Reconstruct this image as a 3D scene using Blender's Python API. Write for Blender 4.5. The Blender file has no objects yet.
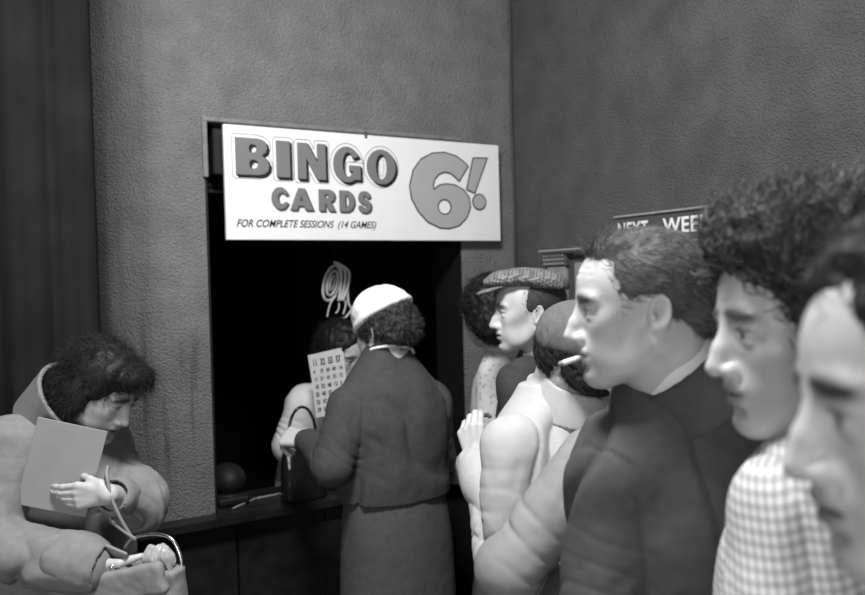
import bpy, bmesh, math, random
import numpy as np
from mathutils import Vector, Matrix
random.seed(7)
RNG = np.random.RandomState(11)
C = bpy.context.scene.collection
R = math.radians

# ------------------------------------------------------------------ objects
def empty(name, loc, label=None, cat=None, group=None):
    o = bpy.data.objects.new(name, None); C.objects.link(o)
    o.location = loc; o.empty_display_size = 0.1
    if label: o['label'] = label
    if cat: o['category'] = cat
    if group: o['group'] = group
    return o
def link(name, me, mat=None, parent=None, smooth=True):
    o = bpy.data.objects.new(name, me); C.objects.link(o)
    if mat: me.materials.append(mat)
    if smooth and len(me.polygons):
        me.polygons.foreach_set('use_smooth', [True]*len(me.polygons))
    if parent:
        o.parent = parent
        o.matrix_parent_inverse = Matrix.Translation(parent.location).inverted()
    return o
def tag(o, label=None, cat=None, group=None, kind=None):
    if label: o['label'] = label
    if cat: o['category'] = cat
    if group: o['group'] = group
    if kind: o['kind'] = kind
    return o

# ------------------------------------------------------------------ materials
def mat(name, base=.3, rough=.7, var=0., vscale=20., bump=0., bscale=200., bdist=.002, attr=False, metal=0., spec=.3, custom=None):
    m = bpy.data.materials.new(name); m.use_nodes = True
    nt = m.node_tree; N = nt.nodes; L = nt.links
    b = N['Principled BSDF']
    b.inputs['Roughness'].default_value = rough
    b.inputs['Metallic'].default_value = metal
    b.inputs['Specular IOR Level'].default_value = spec
    b.inputs['Base Color'].default_value = (base, base, base, 1)
    tc = N.new('ShaderNodeTexCoord')
    val = None
    if attr:
        a = N.new('ShaderNodeAttribute'); a.attribute_name = 'tone'; val = a.outputs['Fac']
    else:
        v = N.new('ShaderNodeValue'); v.outputs[0].default_value = base; val = v.outputs[0]
    if custom: val = custom(nt, tc, val)
    if var > 0:
        n = N.new('ShaderNodeTexNoise'); n.inputs['Scale'].default_value = vscale; n.inputs['Detail'].default_value = 4
        L.new(tc.outputs['Object'], n.inputs['Vector'])
        mr = N.new('ShaderNodeMapRange'); mr.inputs[1].default_value = .25; mr.inputs[2].default_value = .75
        mr.inputs[3].default_value = 1-var; mr.inputs[4].default_value = 1+var
        L.new(n.outputs['Fac'], mr.inputs[0])
        mu = N.new('ShaderNodeMath'); mu.operation = 'MULTIPLY'
        L.new(val, mu.inputs[0]); L.new(mr.outputs[0], mu.inputs[1]); val = mu.outputs[0]
    cc = N.new('ShaderNodeCombineColor')
    for i in range(3): L.new(val, cc.inputs[i])
    L.new(cc.outputs[0], b.inputs['Base Color'])
    if bump > 0:
        n2 = N.new('ShaderNodeTexNoise'); n2.inputs['Scale'].default_value = bscale; n2.inputs['Detail'].default_value = 3
        L.new(tc.outputs['Object'], n2.inputs['Vector'])
        bp = N.new('ShaderNodeBump'); bp.inputs['Strength'].default_value = bump; bp.inputs['Distance'].default_value = bdist
        L.new(n2.outputs['Fac'], bp.inputs['Height']); L.new(bp.outputs[0], b.inputs['Normal'])
    return m

# ------------------------------------------------------------------ signed distance modelling
class Fr:
    """a local frame: forward, left, up around a centre"""
    def __init__(s, c, yaw=0, pitch=0, roll=0, scale=1.):
        s.c = np.array(c, float); s.s = scale
        m = Matrix.Rotation(R(yaw), 3, 'Z') @ Matrix.Rotation(R(pitch), 3, 'Y') @ Matrix.Rotation(R(roll), 3, 'X')
        s.M = np.array(m)
    def w(s, x, y, z):
        return s.c + s.M @ (np.array([x, y, z], float) * s.s)
    def d(s, x, y, z):
        return s.M @ np.array([x, y, z], float)
    def loc(s, X, Y, Z):
        a, b, c = X-s.c[0], Y-s.c[1], Z-s.c[2]; M = s.M
        k = 1/s.s
        return ((a*M[0,0]+b*M[1,0]+c*M[2,0])*k, (a*M[0,1]+b*M[1,1]+c*M[2,1])*k, (a*M[0,2]+b*M[1,2]+c*M[2,2])*k)
    def sub(s, c, yaw=0, pitch=0, roll=0):
        f = Fr((0,0,0)); f.c = s.w(*c); f.s = s.s
        m = Matrix.Rotation(R(yaw), 3, 'Z') @ Matrix.Rotation(R(pitch), 3, 'Y') @ Matrix.Rotation(R(roll), 3, 'X')
        f.M = s.M @ np.array(m); return f
W0 = Fr((0,0,0))

def ell(fr, c, r, yaw=0, pitch=0, roll=0):
    f = fr.sub(c, yaw, pitch, roll); r = tuple(float(q) for q in r)
    def fn(X, Y, Z):
        x, y, z = f.loc(X, Y, Z)
        k0 = np.sqrt((x/r[0])**2+(y/r[1])**2+(z/r[2])**2)
        k1 = np.sqrt((x/r[0]**2)**2+(y/r[1]**2)**2+(z/r[2]**2)**2)+1e-9
        return k0*(k0-1)/k1*f.s
    m = max(r)*f.s
    return fn, f.c-m, f.c+m
def cone(a, b, ra, rb):
    a = np.array(a, float); b = np.array(b, float); ba = b-a; L2 = float(ba@ba)+1e-12
    def fn(X, Y, Z):
        x, y, z = X-a[0], Y-a[1], Z-a[2]
        t = np.clip((x*ba[0]+y*ba[1]+z*ba[2])/L2, 0, 1)
        return np.sqrt((x-t*ba[0])**2+(y-t*ba[1])**2+(z-t*ba[2])**2) - (ra+(rb-ra)*t)
    m = max(ra, rb)
    return fn, np.minimum(a, b)-m, np.maximum(a, b)+m
def hcone(fr, a, b, ra, rb):
    return cone(fr.w(*a), fr.w(*b), ra*fr.s, rb*fr.s)
def box(fr, c, h, rad=.004, yaw=0, pitch=0, roll=0):
    f = fr.sub(c, yaw, pitch, roll)
    def fn(X, Y, Z):
        x, y, z = f.loc(X, Y, Z)
        qx, qy, qz = abs(x)-h[0]+rad, abs(y)-h[1]+rad, abs(z)-h[2]+rad
        return (np.sqrt(np.maximum(qx,0)**2+np.maximum(qy,0)**2+np.maximum(qz,0)**2)+np.minimum(np.maximum(qx,np.maximum(qy,qz)),0)-rad)*f.s
    m = math.sqrt(h[0]**2+h[1]**2+h[2]**2)*f.s
    return fn, f.c-m, f.c+m
def tor(fr, c, Rr, r, yaw=0, pitch=0, roll=0, sx=1., sy=1.):
    """ring lying in the local xy plane, squashed by sx, sy"""
    f = fr.sub(c, yaw, pitch, roll)
    def fn(X, Y, Z):
        x, y, z = f.loc(X, Y, Z)
        q = np.sqrt((x/sx)**2+(y/sy)**2)-Rr
        return (np.sqrt(q*q*min(sx,sy)+z*z)-r)*f.s
    m = (Rr*max(sx,sy)+r)*f.s
    return fn, f.c-m, f.c+m
def loft(fr, lv, p=2.2, shell=None):
    """lv rows: z, centre x (forward), centre y (left), half depth, half width"""
    lv = sorted(lv); A = np.array(lv, float)
    zf = np.linspace(A[0,0], A[-1,0], 160)
    cols = [np.interp(zf, A[:,0], A[:,i]) for i in range(1,5)]
    ker = np.ones(13)/13
    cols = [np.convolve(np.pad(c, 6, mode='edge'), ker, mode='valid') for c in cols]
    z0, z1 = A[0,0], A[-1,0]
    def fn(X, Y, Z):
        x, y, z = fr.loc(X, Y, Z)
        cx, cy, bx, by = [np.interp(z, zf, c) for c in cols]
        ax, ay = abs(x-cx)/bx, abs(y-cy)/by
        q = (ax**p+ay**p)**(1/p)
        g = np.sqrt((x-cx)**2+(y-cy)**2)/(q+1e-6)
        d = (q-1)*np.minimum(g, 2*np.minimum(bx,by))
        if shell is not None: d = np.abs(d)-shell
        return np.maximum(d, np.maximum(z-z1, z0-z))*fr.s
    m = max(A[:,1:3].__abs__().max(axis=1)+A[:,3:5].max(axis=1))*1.05+.01
    pts = np.array([fr.w(sx*m, sy*m, z) for sx in (-1,1) for sy in (-1,1) for z in (z0, z1)])
    return fn, pts.min(0), pts.max(0)

class Field:
    def __init__(s): s.ops = []; s.paint = []
    def add(s, prim, k=.01): s.ops.append(('u', prim, k)); return s
    def cut(s, prim, k=.005): s.ops.append(('s', prim, k)); return s
    def tint(s, prim, v, soft=.003): s.paint.append((prim[0], v, soft))
    def bounds(s):
        us = [o for o in s.ops if o[0] == 'u']
        return np.min([o[1][1] for o in us], axis=0)-.03, np.max([o[1][2] for o in us], axis=0)+.03
    def axes(s, step, fines):
        lo, hi = s.bounds(); ax = []
        for i in range(3):
            p = lo[i]; a = [p]
            while p < hi[i]:
                st = step
                for (fl, fh, fs) in fines:
                    if fl[i]-.004 <= p <= fh[i]: st = min(st, fs)
                    elif p < fl[i] < p+st: st = max(fs, fl[i]-p)
                p += st; a.append(p)
            ax.append(np.array(a))
        return ax
    def mesh(s, name, step, fines=(), disp=None, base=None, relax=0):
        ax = s.axes(step, fines)
        D = np.full([len(a) for a in ax], .05, np.float32)
        for (kind, (fn, lo, hi), k) in s.ops:
            ix = []
            for i in range(3):
                m = k+step*1.6
                a0 = max(np.searchsorted(ax[i], lo[i]-m)-1, 0); a1 = min(np.searchsorted(ax[i], hi[i]+m)+1, len(ax[i]))
                ix.append((a0, a1))
            if any(b <= a for a, b in ix): continue
            X = ax[0][ix[0][0]:ix[0][1], None, None]; Y = ax[1][None, ix[1][0]:ix[1][1], None]; Z = ax[2][None, None, ix[2][0]:ix[2][1]]
            d = fn(X, Y, Z).astype(np.float32)
            sl = tuple(slice(a, b) for a, b in ix)
            e = D[sl]
            if kind == 'u':
                h = np.clip(.5+.5*(d-e)/k, 0, 1); D[sl] = d*(1-h)+e*h-k*h*(1-h)
            else:
                d = -d
                h = np.clip(.5-.5*(d-e)/k, 0, 1); D[sl] = d*(1-h)+e*h+k*h*(1-h)
        V, Q = nets(D, ax)
        for _ in range(relax):
            V = smooth(V, Q)
        if disp is not None:
            n = vnormals(V, Q); V = V+n*disp(V, n)[:, None]
        me = bpy.data.meshes.new(name)
        me.vertices.add(len(V)); me.vertices.foreach_set('co', V.astype(np.float32).ravel())
        me.loops.add(len(Q)*4); me.loops.foreach_set('vertex_index', Q.astype(np.int32).ravel())
        me.polygons.add(len(Q)); me.polygons.foreach_set('loop_start', np.arange(0, len(Q)*4, 4, dtype=np.int32))
        me.update(calc_edges=True); me.validate()
        if base is not None:
            t = np.full(len(V), base, np.float32)
            for fn, v, soft in s.paint:
                d = fn(V[:,0], V[:,1], V[:,2]); w = np.clip(.5-d/(2*soft), 0, 1)
                t = t*(1-w)+v*w
            a = me.attributes.new('tone', 'FLOAT', 'POINT'); a.data.foreach_set('value', t.astype(np.float32))
        return me
def smooth(V, Q):
    S = np.zeros_like(V); n = np.zeros(len(V))
    for i in range(4):
        a, b = Q[:, i], Q[:, (i+1) % 4]
        np.add.at(S, a, V[b]); np.add.at(S, b, V[a]); np.add.at(n, a, 1); np.add.at(n, b, 1)
    return V*.5+.5*S/np.maximum(n, 1)[:, None]
def vnormals(V, Q):
    n = np.cross(V[Q[:,2]]-V[Q[:,0]], V[Q[:,3]]-V[Q[:,1]])
    N = np.zeros_like(V)
    for i in range(4): np.add.at(N, Q[:, i], n)
    return N/(np.linalg.norm(N, axis=1)[:, None]+1e-12)
def nets(D, ax):
    S = D < 0
    c = [S[i:S.shape[0]-1+i, j:S.shape[1]-1+j, k:S.shape[2]-1+k] for i in (0,1) for j in (0,1) for k in (0,1)]
    cnt = sum(q.astype(np.int8) for q in c)
    act = (cnt > 0) & (cnt < 8)
    I = np.argwhere(act); idx = np.full(act.shape, -1, np.int32); idx[tuple(I.T)] = np.arange(len(I))
    cor = np.array([(i,j,k) for i in (0,1) for j in (0,1) for k in (0,1)])
    vals = np.stack([D[I[:,0]+a, I[:,1]+b, I[:,2]+g] for a, b, g in cor], 1)
    P = np.stack([np.stack([ax[0][I[:,0]+a], ax[1][I[:,1]+b], ax[2][I[:,2]+g]], 1) for a, b, g in cor], 1)
    acc = np.zeros((len(I), 3)); n = np.zeros(len(I))
    for p in range(8):
        for q in range(p+1, 8):
            if np.abs(cor[p]-cor[q]).sum() != 1: continue
            m = (vals[:,p] < 0) != (vals[:,q] < 0)
            t = (vals[m,p]/(vals[m,p]-vals[m,q]))[:, None]
            acc[m] += P[m,p]*(1-t)+P[m,q]*t; n[m] += 1
    V = acc/n[:, None]
    Qs = []
    for a in range(3):
        sl0 = [slice(None)]*3; sl1 = [slice(None)]*3
        sl0[a] = slice(0, -1); sl1[a] = slice(1, None)
        s0, s1 = S[tuple(sl0)], S[tuple(sl1)]
        E = np.argwhere(s0 != s1)
        b, g = (a+1) % 3, (a+2) % 3
        ok = (E[:,b] > 0) & (E[:,g] > 0) & (E[:,b] < S.shape[b]-1) & (E[:,g] < S.shape[g]-1)
        E = E[ok]
        def cell(db, dg):
            K = E.copy(); K[:,b] += db; K[:,g] += dg
            return idx[tuple(K.T)]
        q = np.stack([cell(-1,-1), cell(0,-1), cell(0,0), cell(-1,0)], 1)
        flip = ~s0[tuple(E.T)]
        q[flip] = q[flip][:, ::-1]
        Qs.append(q)
    return V, np.concatenate(Qs)

_T = np.random.RandomState(3).rand(64,64,64).astype(np.float32)
def noise(P, sc, off=0.):
    q = P*np.asarray(sc)+off+100.
    i = np.floor(q).astype(int); f = q-i; f = f*f*(3-2*f); r = 0
    for a in (0,1):
        for b in (0,1):
            for c in (0,1):
                w = (f[:,0] if a else 1-f[:,0])*(f[:,1] if b else 1-f[:,1])*(f[:,2] if c else 1-f[:,2])
                r = r+w*_T[(i[:,0]+a) % 64, (i[:,1]+b) % 64, (i[:,2]+c) % 64]
    return r*2-1
def folds(amp=.004, sc=(9,9,5), fine=.001, lines=()):
    """cloth: soft low folds plus creases along given segments (a, b, width, depth)"""
    def f(V, n):
        w = noise(V, 4.)*.05
        P = V+np.stack([w, -w, w*.5], 1)
        d = amp*noise(P, sc)+amp*.6*noise(P, tuple(2.1*q for q in sc), 7.)+fine*noise(P, 60., 3.)
        d0 = d.copy()
        for ln_ in lines:
            a, b, wd, dp = ln_[:4]; a = np.array(a); b = np.array(b); ba = b-a
            t = np.clip(((V-a)@ba)/(ba@ba), 0, 1)
            q = V-a-t[:,None]*ba; r2 = (q*q).sum(1)
            e = 1. if len(ln_) > 4 else np.sin(np.pi*np.clip(t, .04, .96))**.5
            if len(ln_) > 4: d = np.minimum(d, d0-dp*np.exp(-r2/(wd*wd)))
            else: d = d-dp*np.exp(-r2/(wd*wd))*e+.45*dp*np.exp(-r2/(wd*wd*5))*e
        return d
    return f

def strands(name, V, N, flow, n, length, width, m, parent, lift=.25, curl=0., segs=4, jit=.22, mask=None, tones=(.02,.08), seed=1, clump=0., droop=0.):
    """tapered three-sided hairs grown from a surface, one mesh"""
    rs = np.random.RandomState(seed)
    ok = np.arange(len(V)) if mask is None else np.where(mask)[0]
    if len(ok) == 0: return None
    k = ok[rs.randint(0, len(ok), n)]
    p = V[k]+rs.normal(0, .0015, (n,3)); nn = N[k]
    d = flow(p); d = d-(d*nn).sum(1)[:,None]*nn*.9
    d = d/(np.linalg.norm(d, axis=1)[:,None]+1e-9)+rs.normal(0, jit, (n,3))+nn*lift
    if clump: d = d+clump*np.stack([noise(p, 55., q) for q in (0., 9., 21.)], 1)
    d /= np.linalg.norm(d, axis=1)[:,None]
    L = length*(.55+.9*rs.rand(n)); w = width*(.7+.6*rs.rand(n))
    side = np.cross(d, nn); side /= np.linalg.norm(side, axis=1)[:,None]+1e-9
    pts = [p]; dd = d.copy()
    ph = rs.rand(n)*6.28
    for sgi in range(segs):
        dd = dd-nn*lift*.5+np.array([0,0,-1.])*droop
        if curl:
            a = ph+sgi*curl
            dd = dd+.8*(np.cos(a)[:,None]*side+np.sin(a)[:,None]*nn)
        dd /= np.linalg.norm(dd, axis=1)[:,None]
        pts.append(pts[-1]+dd*(L/segs)[:,None])
    rings = []
    for j, q in enumerate(pts):
        ww = (w*(1-.85*j/segs))[:,None]
        up = np.cross(side, d)
        for a in (0, 2.09, 4.19):
            rings.append(q+ww*(math.cos(a)*side+math.sin(a)*up))
    Vv = np.stack(rings, 1).reshape(-1, 3); per = 3*(segs+1)
    qd = []
    for j in range(segs):
        for a in range(3):
            qd.append((3*j+a, 3*j+(a+1) % 3, 3*(j+1)+(a+1) % 3, 3*(j+1)+a))
    qd = np.array(qd); Q = (np.arange(n)[:,None,None]*per+qd[None]).reshape(-1, 4)
    me = bpy.data.meshes.new(name)
    me.vertices.add(len(Vv)); me.vertices.foreach_set('co', Vv.astype(np.float32).ravel())
    me.loops.add(len(Q)*4); me.loops.foreach_set('vertex_index', Q.astype(np.int32).ravel())
    me.polygons.add(len(Q)); me.polygons.foreach_set('loop_start', np.arange(0, len(Q)*4, 4, dtype=np.int32))
    me.update(calc_edges=True)
    t = np.repeat(tones[0]+(tones[1]-tones[0])*rs.rand(n)**2, per).astype(np.float32)
    at = me.attributes.new('tone', 'FLOAT', 'POINT'); at.data.foreach_set('value', t)
    return me
def mverts(me):
    V = np.empty(len(me.vertices)*3, np.float32); me.vertices.foreach_get('co', V)
    N = np.empty(len(me.vertices)*3, np.float32); me.vertex_normals.foreach_get('vector', N)
    return V.reshape(-1,3).astype(float), N.reshape(-1,3).astype(float)
def join(name, *ms):
    """several meshes with a 'tone' attribute become one mesh"""
    Vs, Ls, St, T, o, lo = [], [], [], [], 0, 0
    for m in ms:
        if m is None: continue
        V = np.empty(len(m.vertices)*3, np.float32); m.vertices.foreach_get('co', V)
        li = np.empty(len(m.loops), np.int32); m.loops.foreach_get('vertex_index', li)
        st = np.empty(len(m.polygons), np.int32); m.polygons.foreach_get('loop_start', st)
        t = np.empty(len(m.vertices), np.float32)
        if 'tone' in m.attributes: m.attributes['tone'].data.foreach_get('value', t)
        else: t[:] = .05
        Vs.append(V); Ls.append(li+o); St.append(st+lo); T.append(t)
        o += len(m.vertices); lo += len(m.loops)
    me = bpy.data.meshes.new(name)
    V = np.concatenate(Vs); me.vertices.add(o); me.vertices.foreach_set('co', V)
    L = np.concatenate(Ls); me.loops.add(lo); me.loops.foreach_set('vertex_index', L)
    S = np.concatenate(St); me.polygons.add(len(S)); me.polygons.foreach_set('loop_start', S)
    me.update(calc_edges=True)
    a = me.attributes.new('tone', 'FLOAT', 'POINT'); a.data.foreach_set('value', np.concatenate(T))
    for m in ms:
        if m is not None: bpy.data.meshes.remove(m)
    return me

# ------------------------------------------------------------------ anatomy
def head(F, h, crown=1., nose=1., jaw=1., brow=1., lip=1., closed=False, browt=.06, gaunt=0., ear=1.):
    S = (-1, 1)
    F.add(ell(h, (-.010,0,.045), (.096,.075,.086*crown)), .01)
    F.add(ell(h, (.030,0,.040), (.062,.063,.066)), .02)
    F.add(ell(h, (.034,0,-.022), (.055,.057,.076)), .03)
    for s in S:
        F.add(hcone(h, (-.002,s*.050,-.040), (.068,s*.015,-.085), .022*jaw, .018*jaw), .03)
        F.add(ell(h, (.055,s*.041,-.010), (.025,.022,.020)), .022)
        F.add(ell(h, (.052,s*.034,-.045), (.028,.022,.034)), .022)
    F.add(ell(h, (.079,0,-.089), (.018,.020,.016)), .014)
    F.add(ell(h, (.071,0,-.050), (.029,.031,.026)), .018)
    for s in S:
        if gaunt: F.cut(ell(h, (.056,s*(.078-.007*gaunt), -.040), (.036,.014,.030)), .03)
        F.cut(ell(h, (.102,s*.032,.011), (.020,.019,.011)), .010)
        F.add(ell(h, (.0795,s*.027,.031), (.013,.025,.0065*brow)), .014)
        F.add(ell(h, (.0765,s*.031,.012), (.0125,.0130,.0122)), .001)
        F.add(ell(h, (.0770,s*.032,.0188), (.0142,.017,.0072), pitch=14), .003)
        F.add(ell(h, (.0762,s*.032,.0040 if not closed else .0068), (.0133,.016,.0060 if not closed else .0092)), .003)
    n = nose
    F.add(ell(h, (.086,0,-.010), (.018,.0135,.034), pitch=-14), .010)
    F.add(hcone(h, (.087,0,.022), (.097+.005*n,0,-.004), .0080, .0092), .009)
    F.add(hcone(h, (.097+.005*n,0,-.004), (.1035+.0075*n,0,-.0235), .0092, .0105*n**.5), .006)
    for s in S:
        F.add(ell(h, (.097,s*.0125,-.0280), (.0125,.0085,.0090)), .007)
        F.cut(ell(h, (.104,s*.007,-.0370), (.007,.004,.004)), .003)
    F.add(ell(h, (.091,0,-.0475), (.0125*lip,.024,.0075)), .006)
    F.add(ell(h, (.089,0,-.0625), (.0125*lip,.021,.0080)), .006)
    F.cut(ell(h, (.103,0,-.0548), (.015,.026,.0012)), .004)
    F.cut(ell(h, (.101,0,-.0750), (.012,.020,.005)), .008)
    for s in S:
        e = h.sub((-.012,s*.0725,-.002), yaw=s*-17, pitch=-10); e.s = e.s*.88*ear
        F.add(ell(e, (0,0,.004), (.0175,.0065,.030)), .006)
        F.add(ell(e, (.004,-s*.004,-.016), (.012,.006,.014)), .006)
        F.cut(ell(e, (.003,s*.008,.006), (.0105,.0065,.019)), .004)
        F.add(tor(e, (-.001,s*.003,.006), .0155, .0034, roll=90, sx=1.0, sy=1.62), .003)
        F.add(ell(e, (.009,s*.004,-.004), (.005,.004,.006)), .004)
        F.add(ell(e, (.004,s*.002,-.022), (.008,.0055,.0085)), .004)
        F.tint(ell(e, (.003,s*.006,.004), (.007,.006,.010)), .30, .003)
    for s in S:
        F.tint(ell(h, (.090,s*.031,.0335), (.026,.025,.0072), roll=s*-6), browt, .004)
        F.tint(ell(h, (.0885,s*.031,.0115), (.0085,.0125,.0048)), .62 if not closed else .42, .0015)
        if not closed:
            F.tint(ell(h, (.0895,s*.031,.0120), (.006,.0055,.0058)), .03, .001)
            F.tint(ell(h, (.0885,s*.031,.0165), (.0095,.0150,.0020)), .05, .0012)
        else:
            F.tint(ell(h, (.0895,s*.031,.0128), (.009,.0145,.0018)), .05, .0015)
    F.tint(ell(h, (.098,0,-.055), (.014,.024,.013)), .30, .004)
    F.tint(ell(h, (.102,0,-.0548), (.015,.024,.0016)), .10, .0015)

def rot(v, ax, a):
    return np.array(Matrix.Rotation(a, 3, Vector(ax)) @ Vector(v))
def hand(F, w, d, n, side, curl=(25,35,20), spread=6, thumb=(35, 25), s=1., curls=None):
    """w wrist, d along the palm, n out of the palm; side 1 left hand, -1 right hand. Returns its box."""
    d = np.array(d, float); d /= np.linalg.norm(d); n = np.array(n, float); n -= d*(n@d); n /= np.linalg.norm(n)
    lat = np.cross(n, d)*side
    w = np.array(w, float); P = [w]
    base = []
    for i, o in enumerate((.030, .010, -.010, -.028)):
        b = w+s*(d*(.090-.004*abs(i-1))+lat*o)
        F.add(cone(w+s*(d*.012+lat*o*.55), b, .014*s, .0115*s), .010)
        base.append(b)
    ln = ((.042,.026,.020), (.046,.029,.021), (.043,.027,.020), (.034,.021,.018))
    for i, b in enumerate(base):
        cu = curl if curls is None else curls[i]
        q = b; dirv = rot(d, n, -side*R(spread)*(1.5-i)*-1*(-1))
        ax = np.cross(dirv, n); a = 0
        r = (.0095, .0085, .0076, .0064) if i < 3 else (.0085, .0076, .0068, .0058)
        for j in range(3):
            a += R(cu[j])
            q2 = q+rot(dirv, ax, a)*ln[i][j]*s
            F.add(cone(q, q2, r[j]*s, r[j+1]*s), .0035); q = q2; P.append(q)
    tb = w+s*(d*.022+lat*.028+n*.006)
    d1 = d*math.cos(R(thumb[0]))+lat*math.sin(R(thumb[0]))
    d1 = rot(d1, np.cross(d, n), R(thumb[1]*.6)); d1 /= np.linalg.norm(d1)
    t1 = tb+d1*.038*s; d2 = d1*math.cos(R(thumb[1]))+n*math.sin(R(thumb[1])); d2 -= lat*.25; d2 /= np.linalg.norm(d2)
    t2 = t1+d2*.030*s; t3 = t2+d2*.022*s
    F.add(cone(w+s*d*.015, tb, .013*s, .013*s), .008)
    F.add(cone(tb, t1, .0135*s, .0105*s), .008); F.add(cone(t1, t2, .0105*s, .0092*s), .004); F.add(cone(t2, t3, .0092*s, .0075*s), .004)
    P += [t1, t3]; P = np.array(P)
    return P.min(0)-.02, P.max(0)+.02

def wrinkles(P, side, n=10, depth=.011, rad=.06, seed=0, spread=.09):
    rs = np.random.RandomState(seed+3); sh, el, wr = P.arm[side]; out = []
    for i in range(n):
        t = rs.uniform(-spread, spread); ax = (wr-el) if t > 0 else (el-sh); ax = ax/np.linalg.norm(ax)
        c = el+ax*t
        u = np.cross(ax, rs.normal(size=3)); u /= np.linalg.norm(u); v = np.cross(ax, u)
        a0 = rs.uniform(0, 6.28); a1 = a0+rs.uniform(.6, 1.2); sl = rs.uniform(-.035, .035)
        f = lambda a, k: c+rad*(math.cos(a)*u+math.sin(a)*v)+ax*sl*k
        m = f((a0+a1)/2, 0); wd = rs.uniform(.009, .015)
        out += [(f(a0,-1), m, wd, depth), (m, f(a1,1), wd, depth)]
    return out
def armhole(P, side, r=.078, inset=.035, depth=.0045, wd=.007):
    sh, el, wr = P.arm[side]; ax = P.b.d(0, side, -.55); ax /= np.linalg.norm(ax)
    c = sh-P.b.d(0, side, 0)*inset+np.array([0, 0, -.02]); u = np.cross(ax, [0,0,1.]); u /= np.linalg.norm(u); v = np.cross(ax, u)
    pt = [c+1.0*r*math.cos(a)*u+1.25*r*math.sin(a)*v for a in np.linspace(0, 2*math.pi, 19)]
    return [(pt[i], pt[i+1], wd, depth, 1) for i in range(18)]
def backfolds(P, n=7, depth=.009, seed=0, z0=.56, z1=.78):
    rs = np.random.RandomState(seed+40); out = []
    for i in range(n):
        y = rs.uniform(-.17, .17); z = rs.uniform(z0, z1)*P.H; L = rs.uniform(.06, .14); s_ = rs.choice([-1, 1])
        out.append((P.b.w(-.15, y, z), P.b.w(-.13, y+s_*L*.8, z-L*.6), .018, depth))
        out.append((P.b.w(.15, y, z), P.b.w(.13, y+s_*L*.7, z-L*.7), .018, depth))
    return out
def seam(P, pts, depth=.0025, wd=.004):
    q = [P.b.w(*a) for a in pts]; return [(q[i], q[i+1], wd, depth, 1) for i in range(len(q)-1)]
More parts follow.
